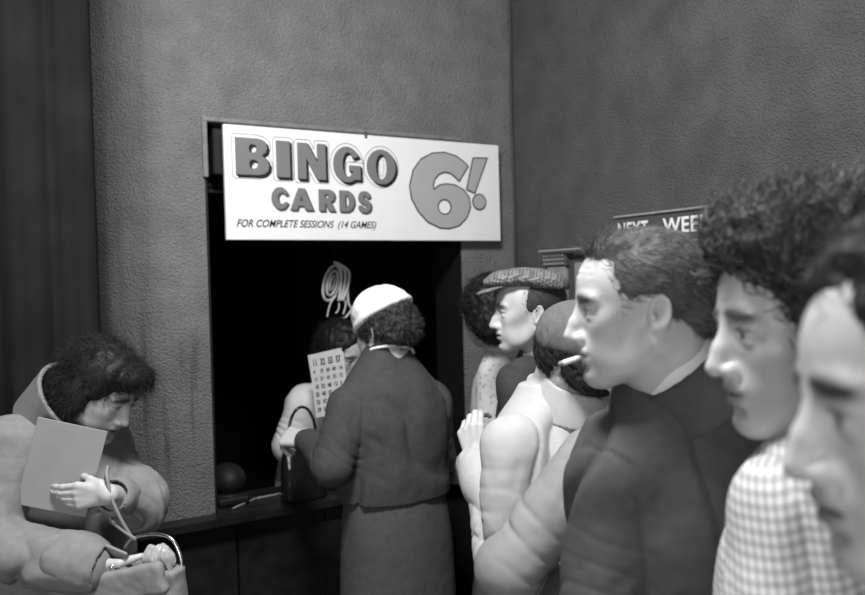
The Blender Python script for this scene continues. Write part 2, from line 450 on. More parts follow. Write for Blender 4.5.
class Person:
    def __init__(s, label, g, yaw, H, hd, fem=False, lean=0., bulk=1.):
        s.root = empty('person', (g[0], g[1], 0), label, 'person')
        s.b = Fr((g[0], g[1], 0), yaw=yaw); s.H = H; s.h = hd; s.lean = lean; s.k = bulk; s.fem = fem
        s.arm = {}; s.slv = {}
        s.neck = s.b.w(lean*.9-.005, 0, .838*H)
        for side in (1, -1):
            s.arm[side] = [s.b.w(lean*.8, side*(.165 if fem else .185)*bulk, .795*H), s.b.w(lean*.5-.02, side*(.20 if fem else .22)*bulk, .62*H), s.b.w(lean*.3+.02, side*.22*bulk, .48*H)]
        s.fine = []
    def cx(s, z):
        t = min(max((z/s.H-.50)/.35, 0), 1); return s.lean*t**1.3
    def lv(s, rows):
        """rows: z/H, half depth, half width"""
        return [(z*s.H, s.cx(z*s.H), 0, b*s.k, a*s.k) for z, b, a in rows]
    def body(s, tone=.5, hands=(), neckr=.052, hres=.0028, age=0, **kw):
        F = Field(); H, b = s.H, s.b
        head(F, s.h, **kw)
        F.add(cone(s.neck, s.h.w(-.022,0,-.035), neckr*1.08, neckr), .02)
        F.add(cone(s.neck+np.array([0,0,-.03]), s.h.w(.01,0,-.05), neckr*.8, neckr*.75), .02)
        F.add(loft(b, s.lv([(.49,.08,.13), (.55,.09,.14), (.63,.08,.115), (.72,.09,.13), (.79,.08,.13), (.83,.055,.08), (.85,.045,.05)])), .03)
        for side in (1, -1):
            sh, el, wr = s.arm[side]
            F.add(cone(sh, el, .042, .034), .02); F.add(cone(el, wr, .034, .025), .01)
            hp, kn, an = b.w(0, side*.085, .52*H), b.w(.01, side*.085, .285*H), b.w(-.02, side*.085, .045*H)
            F.add(cone(hp, kn, .075, .05), .02); F.add(cone(kn, an, .05, .032), .01); F.add(cone(an, b.w(.10, side*.10, .025), .03, .02), .01)
        fines = [(s.h.w(0,0,0)-.145, s.h.w(0,0,0)+.145, hres)]
        for hs in hands:
            fines.append(hand(F, **hs)+(.0026,))
        s.skinF = F
        h = s.h; ln = []
        for q in (1, -1):
            ln += [(h.w(.099,q*.017,-.028), h.w(.083,q*.030,-.064), .0035, .0016), (h.w(.090,q*.020,.000), h.w(.080,q*.042,-.004), .003, .0010), (h.w(.082,q*.026,-.070), h.w(.076,q*.024,-.084), .004, .0010)]
            for k in range(int(age)):
                z = .060+.010*k; ln.append((h.w(.088,q*.002,z), h.w(.074,q*.046,z-.004), .0028, .0012)); ln.append((h.w(.088,-q*.01,z), h.w(.088,q*.01,z), .0028, .0010))
        me = F.mesh('body', .012, fines, base=tone, disp=folds(0., (9,9,5), 0., ln))
        s.bodyobj = link('body', me, M['skin'], s.root); return s.bodyobj
    def top(s, name, rows, m, sleeves=((.062,.052,.044),)*2, p=2.3, step=.0055, fold=None, lines=(), neckhole=.055, short=None, extra=None, k=.024, fines=()):
        F = Field()
        F.add(loft(s.b, s.lv(rows), p), .01)
        for side, r in zip((1, -1), sleeves):
            if r is None: continue
            sh, el, wr = s.arm[side]
            F.add(cone(s.neck+s.b.d(0, side*.045, 0)-np.array([0,0,.055]), sh+np.array([0,0,-.004]), .052, r[0]*.93), .03)
            F.add(cone(sh, el, r[0], r[1]), k)
            if short is None:
                d = (wr-el)/np.linalg.norm(wr-el)
                F.add(cone(el, wr-d*s.slv.get(side, .02), r[1], r[2]), .015)
        if extra: extra(F)
        if neckhole:
            up = s.h.w(-.022,0,-.035)-s.neck
            F.cut(cone(s.neck-up*.05, s.neck+up*1.6, neckhole, neckhole*1.15), .006)
        kw = dict(amp=.007, sc=(10,10,6), fine=.0006, crease=.012, ring=.008, seam=.0026); kw.update(fold or {})
        base = folds(kw['amp'], kw['sc'], kw['fine'], list(lines)); sd = float(int(abs(s.root.location[0])*1000) % 97)
        torso = loft(s.b, s.lv(rows), p)[0]
        def cloth(V, n):
            d = base(V, n); x, y, z = V.T
            wp = V+.035*np.stack([noise(V, 5., sd), noise(V, 5., sd+9), noise(V, 5., sd+17)], 1)
            # long creases running down and across the cloth
            a = noise(wp, (6.5, 6.5, 2.6), sd); g = np.clip(noise(V, 4.5, sd+31)*1.6+.6, 0, 1)
            d = d-kw['crease']*g*(np.clip(1-np.abs(a)*5, 0, 1)**1.5-.15)
            if sleeves[0] is None: return d
            dt = torso(x, y, z)
            for side, r in zip((1, -1), sleeves):
                sh, el, wr = s.arm[side]; ds = None; acc = 0.
                for (A, B, t0) in ((sh, el, -1.), (el, wr, 0.)):
                    ba = B-A; L = np.linalg.norm(ba); ba = ba/L; qv = V-A; t = qv@ba; rad = qv-t[:,None]*ba
                    dist = np.linalg.norm(rad, axis=1); u = np.cross(ba, [.3,.2,.9]); u /= np.linalg.norm(u); v = np.cross(ba, u)
                    ph = np.arctan2(rad@v, rad@u); te = (L-t) if t0 < 0 else t      # distance from the elbow
                    k = np.exp(-(te/.080)**2)+.10
                    inl = np.clip((r[1]*1.5-dist)/(r[1]*.4), 0, 1)*np.clip((t+.02)/.05, 0, 1)*np.clip((L-t+.02)/.05, 0, 1)
                    w = t/.050+1.5*noise(V, 8., sd+side)+.42*np.sin(ph+side)
                    acc = np.maximum(acc, k*inl*np.clip(1-np.abs(np.sin(np.pi*w))*1.5, 0, 1)**1.3*np.clip(.55+.9*noise(V, (13,13,13), sd+3), 0, 1.2))
                    d0 = np.linalg.norm(qv-np.clip(t, 0, L)[:,None]*ba, axis=1)-(r[0]+(r[1]-r[0])*np.clip(t/L, 0, 1) if t0 < 0 else r[1])
                    ds = d0 if ds is None else np.minimum(ds, d0)
                d = d-kw['ring']*acc
                up_ok = np.clip((z-(sh[2]-.16))/.03, 0, 1)
                d = d-kw['seam']*up_ok*np.exp(-((ds-dt)/.0055)**2)*(np.maximum(ds, dt) < .02)
            return d
        me = F.mesh(name, step, fines, disp=cloth, relax=1)
        return link(name, me, m, s.root)
    def collar(s, name, m, r=.064, r2=.060, z0=-.02, z1=.035, th=.004, tilt=14, x=0., sx=1.08, parent=None, cutf=True, step=.0035):
        up = s.h.w(-.022,0,-.035)-s.neck; up /= np.linalg.norm(up)
        f = Fr(s.neck); fw = s.b.d(1,0,0); fw = fw-up*(fw@up); fw /= np.linalg.norm(fw)
        f.M = np.stack([fw, np.cross(up, fw), up], 1)
        f = f.sub((x,0,0), pitch=tilt)
        F = Field(); F.add(loft(f, [(z0,0,0,r*sx,r), (z1,0,0,r2*sx,r2)], 2.0, shell=th), .002)
        if cutf: F.cut(box(f, (.10,0,.03), (.055,.022,.08)), .004)
        me = F.mesh(name, step, relax=1)
        return link(name, me, m, parent or s.root)
    def lower(s, kind, m, z0=.28, top=.56, flare=1.0):
        H, b = s.H, s.b; F = Field()
        if kind == 'skirt':
            F.add(loft(b, s.lv([(z0,.15*flare,.185*flare), (.40,.15,.185), (.50,.142,.178), (.55,.135,.17), (top,.125,.155)]), 2.2), .01)
        else:
            for side in (1, -1):
                F.add(cone(b.w(0, side*.085, .50*H), b.w(.012, side*.09, .28*H), .095, .072), .03)
                F.add(cone(b.w(.012, side*.09, .28*H), b.w(-.01, side*.09, .06*H), .072, .06), .01)
            F.add(loft(b, s.lv([(.46,.12,.165), (.52,.125,.17), (top,.11,.155)]), 2.2), .03)
        nm = 'skirt' if kind == 'skirt' else 'trousers'
        return link(nm, F.mesh(nm, .012, disp=folds(.004, (8,8,1.5)), relax=1), m, s.root)
    def shoes(s):
        for side in (1, -1):
            F = Field(); b = s.b
            F.add(ell(b, (.075, side*.10, .035), (.115,.043,.034)), .01); F.add(ell(b, (-.015, side*.095, .05), (.05,.04,.05)), .02)
            F.add(box(b, (.05, side*.098, .009), (.125,.04,.009)), .008)
            link('shoe', F.mesh('shoe', .008), M['shoe'], s.root)
    def hair(s, prims, cuts, m, disp=None, n=0, flow=None, length=.03, width=.0005, res=.004, base=.04, mask=None, tones=(.015,.07), **kw):
        F = Field(); h = s.h
        for pr in prims: F.add(pr[0], pr[1])
        for pr in cuts: F.cut(pr[0], pr[1])
        me = F.mesh('hair', res, disp=disp, base=base, relax=1)
        if n:
            V, N = mverts(me)
            lx, ly, lz = h.loc(V[:,0], V[:,1], V[:,2])
            mk = mask(lx, ly, lz) if mask else None
            def fl(p):
                x, y, z = h.loc(p[:,0], p[:,1], p[:,2]); q = flow(x, y, z)
                return np.stack([a*np.ones(len(p)) for a in q], 1) @ h.M.T
            st = strands('hair', V, N, fl, n, length, width, m, None, mask=mk, tones=tones, **kw)
            me = join('hair', me, st)
        s.hairobj = link('hair', me, m, s.root); return s.hairobj

# ------------------------------------------------------------------ place: two walls meeting at a corner
CX, CY = .354, 3.375
UA = np.array([-.8599, -.5105, 0]); NA = np.array([.5105, -.8599, 0])      # along the left wall away from the corner; out of it
VB = np.array([.5105, -.8599, 0]); NB = np.array([-.8599, -.5105, 0])      # along the right wall towards the viewer; out of it
ZU = np.array([0, 0, 1.])
def frame(c, x, y, z):
    f = Fr(c); f.M = np.stack([x, y, z], 1); return f
WA = frame((CX, CY, 0), UA, NA, ZU)
WB = frame((CX, CY, 0), VB, -NB, ZU)
WN = frame(np.array([CX, CY, 0])+NB*.002, VB, -NB, ZU)
def mat4(f):
    m = Matrix.Identity(4)
    for i in range(3):
        for j in range(3): m[i][j] = f.M[i, j]
        m[i][3] = f.c[i]
    return m
def geo(name, m, parent, f, boxes, bevel=.002, polys=(), seg=1):
    """boxes (lo, hi) and prisms (outline in local xy, z0, z1) in frame f, one mesh in world space"""
    bm = bmesh.new()
    for lo, hi in boxes:
        r = bmesh.ops.create_cube(bm, size=1)
        for v in r['verts']:
            v.co = Vector([(lo[i]+hi[i])/2+v.co[i]*(hi[i]-lo[i]) for i in range(3)])
    for pts, z0, z1 in polys:
        a = [bm.verts.new((x, y, z0)) for x, y in pts]; b = [bm.verts.new((x, y, z1)) for x, y in pts]
        n = len(pts)
        bm.faces.new(a[::-1]); bm.faces.new(b)
        for i in range(n): bm.faces.new((a[i], a[(i+1) % n], b[(i+1) % n], b[i]))
    if bevel: bmesh.ops.bevel(bm, geom=bm.edges[:], offset=bevel, segments=seg, affect='EDGES', clamp_overlap=True)
    bmesh.ops.transform(bm, matrix=mat4(f), verts=bm.verts)
    bmesh.ops.recalc_face_normals(bm, faces=bm.faces)
    me = bpy.data.meshes.new(name); bm.to_mesh(me); bm.free()
    return link(name, me, m, parent, smooth=False)
def tube(name, pts, r, m, parent=None, n=8, closed=False):
    P = [np.array(p, float) for p in pts]; k = len(P); V = []; Q = []
    rr = r if hasattr(r, '__len__') else [r]*k
    prev = None
    for i in range(k):
        t = (P[(i+1) % k]-P[i-1]) if closed else P[min(i+1, k-1)]-P[max(i-1, 0)]
        t = t/(np.linalg.norm(t)+1e-9)
        a = np.array([0, 0, 1.]) if prev is None else prev
        if abs(a@t) > .95: a = np.array([1., 0, 0])
        a = a-t*(a@t); a /= np.linalg.norm(a); b = np.cross(t, a); prev = a
        for j in range(n):
            an = 2*math.pi*j/n; V.append(P[i]+rr[i]*(math.cos(an)*a+math.sin(an)*b))
    for i in range(k if closed else k-1):
        for j in range(n):
            q = (i+1) % k; Q.append((i*n+j, i*n+(j+1) % n, q*n+(j+1) % n, q*n+j))
    if not closed: Q.append(tuple(range(n))[::-1]); Q.append(tuple(range((k-1)*n, k*n)))
    me = bpy.data.meshes.new(name); me.from_pydata([tuple(v) for v in V], [], Q); me.update()
    return link(name, me, m, parent)
def spline(pts, n=8):
    P = [np.array(p, float) for p in pts]; P = [2*P[0]-P[1]]+P+[2*P[-1]-P[-2]]; out = []
    for i in range(1, len(P)-2):
        for j in range(n):
            t = j/n; a, b, c, d = P[i-1:i+3]
            out.append(.5*((2*b)+(c-a)*t+(2*a-5*b+4*c-d)*t*t+(-a+3*b-3*c+d)*t**3))
    return out+[P[-2]]
def text(name, s, size, f, m, parent, at, xs=1., shear=0., bold=0., ext=.0004, align='LEFT', sp=1.):
    """lettering; f's x is the reading direction, y up, z out of the board"""
    cu = bpy.data.curves.new(name, 'FONT'); cu.body = s; cu.size = size; cu.shear = shear; cu.offset = bold; cu.extrude = ext; cu.align_x = align
    cu.space_character = sp
    o = bpy.data.objects.new(name+'_src', cu); C.objects.link(o)
    me = bpy.data.meshes.new_from_object(o.evaluated_get(bpy.context.evaluated_depsgraph_get()))
    bpy.data.objects.remove(o); bpy.data.curves.remove(cu)
    me.transform(mat4(f) @ Matrix.Translation(Vector(at)) @ Matrix.Diagonal((xs, 1, 1, 1)))
    me.name = name; me.materials.clear()
    return link(name, me, m, parent, smooth=False)

# 2d outlines for painted lettering
def e2(cx, cy, rx, ry):
    def f(x, y):
        u, v = x-cx, y-cy; k0 = np.sqrt((u/rx)**2+(v/ry)**2); k1 = np.sqrt((u/rx**2)**2+(v/ry**2)**2)+1e-9
        return k0*(k0-1)/k1
    return f
def p2(pts):
    P = [np.array(p, float) for p in pts]
    def f(x, y):
        d = np.full(np.broadcast(x, y).shape, 1e9); s = np.ones_like(d); n = len(P)
        for i in range(n):
            a, b = P[i], P[i-1]; ex, ey = b-a; wx, wy = x-a[0], y-a[1]
            t = np.clip((wx*ex+wy*ey)/(ex*ex+ey*ey), 0, 1)
            d = np.minimum(d, (wx-ex*t)**2+(wy-ey*t)**2)
            c1, c2, c3 = y >= a[1], y < b[1], ex*wy > ey*wx
            s = np.where((c1 & c2 & c3) | (~c1 & ~c2 & ~c3), -s, s)
        return s*np.sqrt(d)
    return f
def chaikin(pts, n=2):
    for _ in range(n):
        q = []
        for i in range(len(pts)):
            a, b = np.array(pts[i]), np.array(pts[(i+1) % len(pts)]); q += [a*.75+b*.25, a*.25+b*.75]
        pts = q
    return pts
def mn(*fs): return lambda x, y: np.minimum.reduce([f(x, y) for f in fs])
def sb(a, *bs): return lambda x, y: np.maximum.reduce([a(x, y)]+[-b(x, y) for b in bs])
def glyph(ch, x0, y0, w, h):
    X = lambda t: x0+t*w
    Y = lambda t: y0-t*h
    pl = lambda *p: p2([(X(a), Y(b)) for a, b in p])
    el = lambda cx, cy, rx, ry: e2(X(cx), Y(cy), rx*w, ry*h)
    rd = lambda *p: p2(chaikin([(X(a), Y(b)) for a, b in p], 2))
    if ch == 'B': return sb(pl((0,0),(.62,0),(.80,.03),(.92,.11),(.95,.24),(.90,.37),(.78,.46),(.92,.54),(1,.70),(.97,.86),(.86,.96),(.68,1),(0,1)), rd((.40,.17),(.58,.17),(.64,.28),(.58,.39),(.40,.39)), rd((.40,.59),(.60,.59),(.68,.70),(.60,.83),(.40,.83)))
    if ch == 'I': return pl((0,0),(1,0),(1,1),(0,1))
    if ch == 'N': return pl((0,0),(.36,0),(.70,.52),(.70,0),(1,0),(1,1),(.68,1),(.30,.42),(.30,1),(0,1))
    if ch == 'G': return mn(sb(el(.5,.5,.5,.5), el(.54,.5,.2,.34), pl((.54,.34),(.80,.30),(1.2,.18),(1.2,.56),(.54,.56))), pl((.58,.52),(1,.52),(1,.92),(.74,.92),(.74,.68),(.58,.68)))
    if ch == 'O': return sb(el(.5,.5,.5,.5), el(.5,.5,.19,.36))
    if ch == 'C': return sb(el(.55,.5,.55,.5), el(.66,.5,.28,.27), pl((.66,.36),(1.3,.30),(1.3,.72),(.66,.66)))
    if ch == 'A': return sb(pl((.36,0),(.62,0),(1,1),(.66,1),(.60,.80),(.34,.80),(.27,1),(0,1)), pl((.48,.30),(.56,.60),(.40,.60)))
    if ch == 'R': return sb(pl((0,0),(.66,0),(.90,.08),(1,.28),(.92,.48),(.72,.58),(1,1),(.62,1),(.42,.64),(.36,.64),(.36,1),(0,1)), rd((.34,.20),(.56,.20),(.62,.30),(.56,.42),(.34,.42)))
    if ch == 'D': return sb(pl((0,0),(.55,0),(.84,.12),(1,.36),(1,.64),(.84,.88),(.55,1),(0,1)), rd((.36,.20),(.50,.20),(.66,.40),(.66,.62),(.50,.80),(.36,.80)))
    if ch == 'S': return p2(chaikin([(X(a), Y(b)) for a, b in ((.95,.28),(.66,.33),(.60,.20),(.42,.20),(.40,.32),(.60,.40),(.92,.50),(1,.72),(.86,.94),(.50,1.02),(.14,.96),(0,.70),(.34,.66),(.40,.80),(.58,.82),(.62,.68),(.36,.58),(.08,.48),(.04,.24),(.20,.04),(.52,-.02),(.84,.05))], 1))
def plate(name, fn, lo, hi, t, f, m, parent, z=0., step=.0012):
    """the 2d shape fn as a thin raised layer on the board whose frame is f"""
    F = Field()
    F.add((lambda X, Y, Z: np.maximum(fn(X+0*Y, Y+0*X), np.abs(Z)-t), np.array([lo[0], lo[1], -t]), np.array([hi[0], hi[1], t])), .0001)
    me = F.mesh(name, step)
    me.transform(mat4(f) @ Matrix.Translation((0, 0, z)))
    return link(name, me, m, parent, smooth=False)

M = {}
def stain_and_shade(nt, tc, val):
    """damp drips and scuffs worn into the plaster; shade painted towards its rounded end"""
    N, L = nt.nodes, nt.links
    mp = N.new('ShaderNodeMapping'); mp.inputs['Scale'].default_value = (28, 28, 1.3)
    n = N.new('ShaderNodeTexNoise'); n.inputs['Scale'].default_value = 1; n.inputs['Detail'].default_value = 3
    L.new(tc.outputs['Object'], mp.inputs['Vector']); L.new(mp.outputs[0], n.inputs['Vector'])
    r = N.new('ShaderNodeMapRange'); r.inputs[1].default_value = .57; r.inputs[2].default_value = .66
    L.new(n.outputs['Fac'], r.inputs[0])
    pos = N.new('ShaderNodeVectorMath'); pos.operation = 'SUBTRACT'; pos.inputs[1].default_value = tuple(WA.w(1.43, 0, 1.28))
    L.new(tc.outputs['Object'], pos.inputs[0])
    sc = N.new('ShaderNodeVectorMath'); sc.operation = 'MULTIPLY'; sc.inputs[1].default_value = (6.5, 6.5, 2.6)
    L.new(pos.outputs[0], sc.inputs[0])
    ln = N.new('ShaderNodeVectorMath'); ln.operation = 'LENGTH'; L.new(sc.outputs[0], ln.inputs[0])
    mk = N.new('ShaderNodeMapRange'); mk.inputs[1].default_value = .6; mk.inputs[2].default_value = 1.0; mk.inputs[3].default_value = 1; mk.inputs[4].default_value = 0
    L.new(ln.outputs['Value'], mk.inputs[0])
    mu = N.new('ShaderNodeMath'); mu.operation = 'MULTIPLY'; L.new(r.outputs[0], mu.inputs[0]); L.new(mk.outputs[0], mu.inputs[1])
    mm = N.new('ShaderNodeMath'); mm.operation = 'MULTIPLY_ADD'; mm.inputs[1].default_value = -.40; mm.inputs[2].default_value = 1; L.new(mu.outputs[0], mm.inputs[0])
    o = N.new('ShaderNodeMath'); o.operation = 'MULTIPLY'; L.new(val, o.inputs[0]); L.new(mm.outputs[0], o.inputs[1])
    # streaky shade painted into the colour at the rounded end of the wall
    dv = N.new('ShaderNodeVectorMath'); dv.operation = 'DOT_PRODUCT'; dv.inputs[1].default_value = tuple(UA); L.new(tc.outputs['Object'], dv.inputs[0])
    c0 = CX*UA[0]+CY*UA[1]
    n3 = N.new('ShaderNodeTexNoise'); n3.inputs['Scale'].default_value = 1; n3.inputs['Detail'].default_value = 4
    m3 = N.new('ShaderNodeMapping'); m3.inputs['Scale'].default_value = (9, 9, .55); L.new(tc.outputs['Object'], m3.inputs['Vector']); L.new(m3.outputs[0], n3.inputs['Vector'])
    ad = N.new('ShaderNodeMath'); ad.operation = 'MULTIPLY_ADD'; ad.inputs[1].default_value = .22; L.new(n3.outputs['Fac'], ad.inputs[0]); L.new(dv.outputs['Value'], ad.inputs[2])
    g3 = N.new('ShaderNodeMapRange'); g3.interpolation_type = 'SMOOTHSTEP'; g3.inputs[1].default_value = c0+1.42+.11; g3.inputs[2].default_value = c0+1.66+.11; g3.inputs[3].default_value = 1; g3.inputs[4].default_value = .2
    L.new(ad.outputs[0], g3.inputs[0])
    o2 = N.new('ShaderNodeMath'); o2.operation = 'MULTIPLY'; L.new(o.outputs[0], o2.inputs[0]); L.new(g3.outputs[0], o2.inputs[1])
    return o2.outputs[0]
def gingham(nt, tc, val):
    """woven check: two sets of bands crossing"""
    N, L = nt.nodes, nt.links
    sep = N.new('ShaderNodeSeparateXYZ'); L.new(tc.outputs['Object'], sep.inputs[0])
    out = []
    for k, (src, per, off) in enumerate((('h', .0118, 0), ('Z', .0118, 0))):
        if src == 'h':
            a = N.new('ShaderNodeMath'); a.operation = 'MULTIPLY_ADD'; a.inputs[1].default_value = -.75
            L.new(sep.outputs['Y'], a.inputs[0]); L.new(sep.outputs['X'], a.inputs[2]); s = a.outputs[0]
            a2 = N.new('ShaderNodeMath'); a2.operation = 'MULTIPLY_ADD'; a2.inputs[1].default_value = .22
            L.new(sep.outputs['Z'], a2.inputs[0]); L.new(s, a2.inputs[2]); s = a2.outputs[0]
        else:
            a = N.new('ShaderNodeMath'); a.operation = 'MULTIPLY_ADD'; a.inputs[1].default_value = -.25
            L.new(sep.outputs['X'], a.inputs[0]); L.new(sep.outputs['Z'], a.inputs[2]); s = a.outputs[0]
        m1 = N.new('ShaderNodeMath'); m1.operation = 'MULTIPLY'; m1.inputs[1].default_value = 2*math.pi/per; L.new(s, m1.inputs[0])
        m2 = N.new('ShaderNodeMath'); m2.operation = 'SINE'; L.new(m1.outputs[0], m2.inputs[0])
        r = N.new('ShaderNodeMapRange'); r.inputs[1].default_value = -.35; r.inputs[2].default_value = .35; r.inputs[3].default_value = .70; r.inputs[4].default_value = 1.
        L.new(m2.outputs[0], r.inputs[0]); out.append(r.outputs[0])
    mu = N.new('ShaderNodeMath'); mu.operation = 'MULTIPLY'; L.new(out[0], mu.inputs[0]); L.new(out[1], mu.inputs[1])
    o = N.new('ShaderNodeMath'); o.operation = 'MULTIPLY'; L.new(val, o.inputs[0]); L.new(mu.outputs[0], o.inputs[1])
    return o.outputs[0]
def tweed(nt, tc, val):
    N, L = nt.nodes, nt.links
    mp = N.new('ShaderNodeMapping'); mp.inputs['Rotation'].default_value = (.5, .4, .8); mp.inputs['Scale'].default_value = (115, 115, 115)
    L.new(tc.outputs['Object'], mp.inputs['Vector'])
    c = N.new('ShaderNodeTexChecker'); c.inputs['Scale'].default_value = 1; L.new(mp.outputs[0], c.inputs['Vector'])
    r = N.new('ShaderNodeMapRange'); r.inputs[3].default_value = .55; r.inputs[4].default_value = 1.35; L.new(c.outputs['Fac'], r.inputs[0])
    o = N.new('ShaderNodeMath'); o.operation = 'MULTIPLY'; L.new(val, o.inputs[0]); L.new(r.outputs[0], o.inputs[1])
    return o.outputs[0]
def floral(nt, tc, val):
    N, L = nt.nodes, nt.links
    c = N.new('ShaderNodeTexVoronoi'); c.inputs['Scale'].default_value = 60; L.new(tc.outputs['Object'], c.inputs['Vector'])
    r = N.new('ShaderNodeMapRange'); r.inputs[1].default_value = .25; r.inputs[2].default_value = .4; r.inputs[3].default_value = .65; r.inputs[4].default_value = 1; L.new(c.outputs['Distance'], r.inputs[0])
    o = N.new('ShaderNodeMath'); o.operation = 'MULTIPLY'; L.new(val, o.inputs[0]); L.new(r.outputs[0], o.inputs[1])
    return o.outputs[0]
M['plaster'] = mat('roughcast_plaster', .165, .9, .18, 9, .9, 150, .012, custom=stain_and_shade)
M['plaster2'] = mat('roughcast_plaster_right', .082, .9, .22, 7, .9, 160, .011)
M['ceiling'] = mat('ceiling_paint', .35, .9)
M['floor'] = mat('worn_linoleum', .08, .5, .3, 3)
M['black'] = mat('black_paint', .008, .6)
M['wood'] = mat('dark_stained_wood', .014, .35, .5, 14, .2, 60)
M['curtain'] = mat('dark_curtain', .013, .95, .35, 6)
M['skin'] = mat('skin', .5, .42, .07, 45, .12, 420, .001, attr=True, spec=.4)
M['hair'] = mat('hair', .04, .58, attr=True, spec=.30)
M['shoe'] = mat('shoe_leather', .015, .3)
M['white'] = mat('sign_white_paint', .74, .5, .03, 10)
M['grey'] = mat('sign_grey_paint', .17, .5)
M['midgrey'] = mat('sign_pale_grey_paint', .36, .5)
M['ink'] = mat('sign_black_paint', .012, .5)
M['ink2'] = mat('sign_dark_grey_paint', .07, .5)
M['frame'] = mat('window_frame_paint', .17, .6, .2, 30)
M['trim'] = mat('grey_trim_paint', .26, .6, .15, 30)
M['suit'] = mat('dark_grey_suiting', .050, .85, .15, 60, .25, 500, .001)
M['suit2'] = mat('charcoal_worsted', .068, .8, .12, 60, .25, 500, .001)
M['navy'] = mat('dark_wool', .045, .85, .12, 60, .25, 500, .001)
M['coat'] = mat('pale_wool_coat', .225, .95, .10, 50, .3, 350, .0015)
M['whitecoat'] = mat('white_mackintosh', .44, .7, .05, 40, .1, 200)
M['greycoat'] = mat('light_grey_gabardine', .24, .7, .06, 40, .15, 400, .001)
M['shirt'] = mat('white_cotton', .80, .7)
M['smock'] = mat('pale_smock', .55, .8, .05, 40)
M['check'] = mat('checked_cotton', .72, .8, custom=gingham)
M['tweed'] = mat('tweed_cap', .16, .9, .25, 50, custom=tweed)
M['print'] = mat('printed_cotton', .48, .8, custom=floral)
M['skirt'] = mat('grey_skirt_cloth', .066, .85, .12, 60, .2, 500, .001)
M['darkskirt'] = mat('black_skirt_cloth', .012, .9)
M['midskirt'] = mat('mid_grey_skirt_cloth', .09, .9)
M['beret'] = mat('knitted_wool', .13, .95, .18, 90, .5, 300, .003)
M['scarf'] = mat('white_silk', .85, .55, .04, 30)
M['card'] = mat('printed_card', .42, .7, .06, 40)
M['board'] = mat('plain_card', .29, .8, .05, 20)
M['leather'] = mat('black_patent_leather', .010, .18, spec=.6)
M['palebag'] = mat('pale_canvas', .26, .8, .08, 30, .2, 300)
M['satin'] = mat('shiny_lining', .40, .25, spec=.6)
M['metal'] = mat('clasp_metal', .7, .25, metal=1.)
M['rope'] = mat('pale_cord', .42, .8, .2, 200)
M['cable'] = mat('painted_cable', .05, .6)
M['paper'] = mat('paper', .5, .8)
M['lens'] = mat('white_cigarette_paper', .9, .6)

# floor, ceiling and walls
RM = Fr((0,0,0))
tag(geo('floor', M['floor'], None, RM, [((-3.6,-3,-.1), (3.2,5.4,0))], 0), kind='structure')
tag(geo('ceiling', M['ceiling'], None, RM, [((-3.6,-3,3.3), (3.2,5.4,3.4))], 0), kind='structure')
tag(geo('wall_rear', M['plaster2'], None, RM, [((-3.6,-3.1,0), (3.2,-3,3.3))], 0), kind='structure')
tag(geo('wall_far_left', M['curtain'], None, RM, [((-3.7,-3,0), (-3.6,5.4,3.3))], 0), kind='structure')
arc = []
S0, RR = 1.30, .40
for i in range(15):
    a = i/14*math.pi/2; arc.append((S0+RR*math.sin(a), -RR+RR*math.cos(a)))
pier = [(1.295, 0)]+arc+[(S0+RR, -1.9), (S0+RR-.1, -1.9), (S0+RR-.1, -.2), (1.295, -.2)]
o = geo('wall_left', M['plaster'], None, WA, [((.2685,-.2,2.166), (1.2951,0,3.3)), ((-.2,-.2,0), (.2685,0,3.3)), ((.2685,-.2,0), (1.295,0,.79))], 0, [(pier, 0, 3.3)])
tag(o, kind='structure')
for p in o.data.polygons: p.use_smooth = False
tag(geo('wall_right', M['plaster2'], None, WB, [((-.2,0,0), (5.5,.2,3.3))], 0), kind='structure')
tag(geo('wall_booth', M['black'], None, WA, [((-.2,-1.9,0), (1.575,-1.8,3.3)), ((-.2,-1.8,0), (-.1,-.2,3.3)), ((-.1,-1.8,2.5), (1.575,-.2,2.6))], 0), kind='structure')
tag(geo('wall_passage', M['curtain'], None, WA, [((S0+RR-.1,-2.0,0), (4.6,-1.9,3.3))], 0), kind='structure')
# frame round the opening
tag(geo('trim_1', M['frame'], None, WA, [((1.284,-.10,1.97), (1.302,.012,2.178)), ((.262,-.10,2.158), (1.302,.014,2.174))], .003), kind='structure')
tag(geo('trim_2', M['black'], None, WA, [((.262,-.21,.829), (.271,-.005,2.15)), ((1.286,-.21,.829), (1.297,-.005,2.0))], 0), kind='structure')
# rolled shutter box behind the sign
t = empty('shutter_box', WA.w(.78,-.06,1.98), 'black shutter box behind the white sign at the top of the serving window', 'shutter')
geo('casing', M['black'], t, WA, [((.27,-.16,1.985), (1.258,-.02,2.148))], .004)
geo('slat_curtain', M['black'], t, WA, [((.275,-.12,1.93+.02*i), (1.255,-.105,1.948+.02*i)) for i in range(3)], .003)

# serving counter with panelled front
t = empty('counter', WA.w(.95,.02,0), 'black wooden serving counter with panelled front under the bingo sign window', 'counter')
geo('worktop', M['wood'], t, WA, [((.275,-.225,.800), (1.288,0,.828)), ((.24,.0,.800), (1.56,.085,.828))], .004, seg=2)
geo('front_panel', M['wood'], t, WA, [((.25+.327*i,.003,.10), (.25+.327*i+.322,.028,.780)) for i in range(4)], .004)
geo('rail', M['wood'], t, WA, [((.25,.003,.780), (1.555,.045,.800))], .003)
geo('plinth', M['wood'], t, WA, [((.25,.003,.0), (1.555,.034,.10))], .003)
geo('hatch_panel', M['wood'], t, WA, [((.62,.028,.14), (.93,.038,.74))], .004)

# corner cable
pts = [WA.w(.012+.003*math.sin(i*1.3), .014, 3.28-i*.16) for i in range(18)]
tag(tube('wall_cable', spline(pts, 4), .006, M['cable']), 'thin dark cable running down the corner where the two walls meet', 'cable')

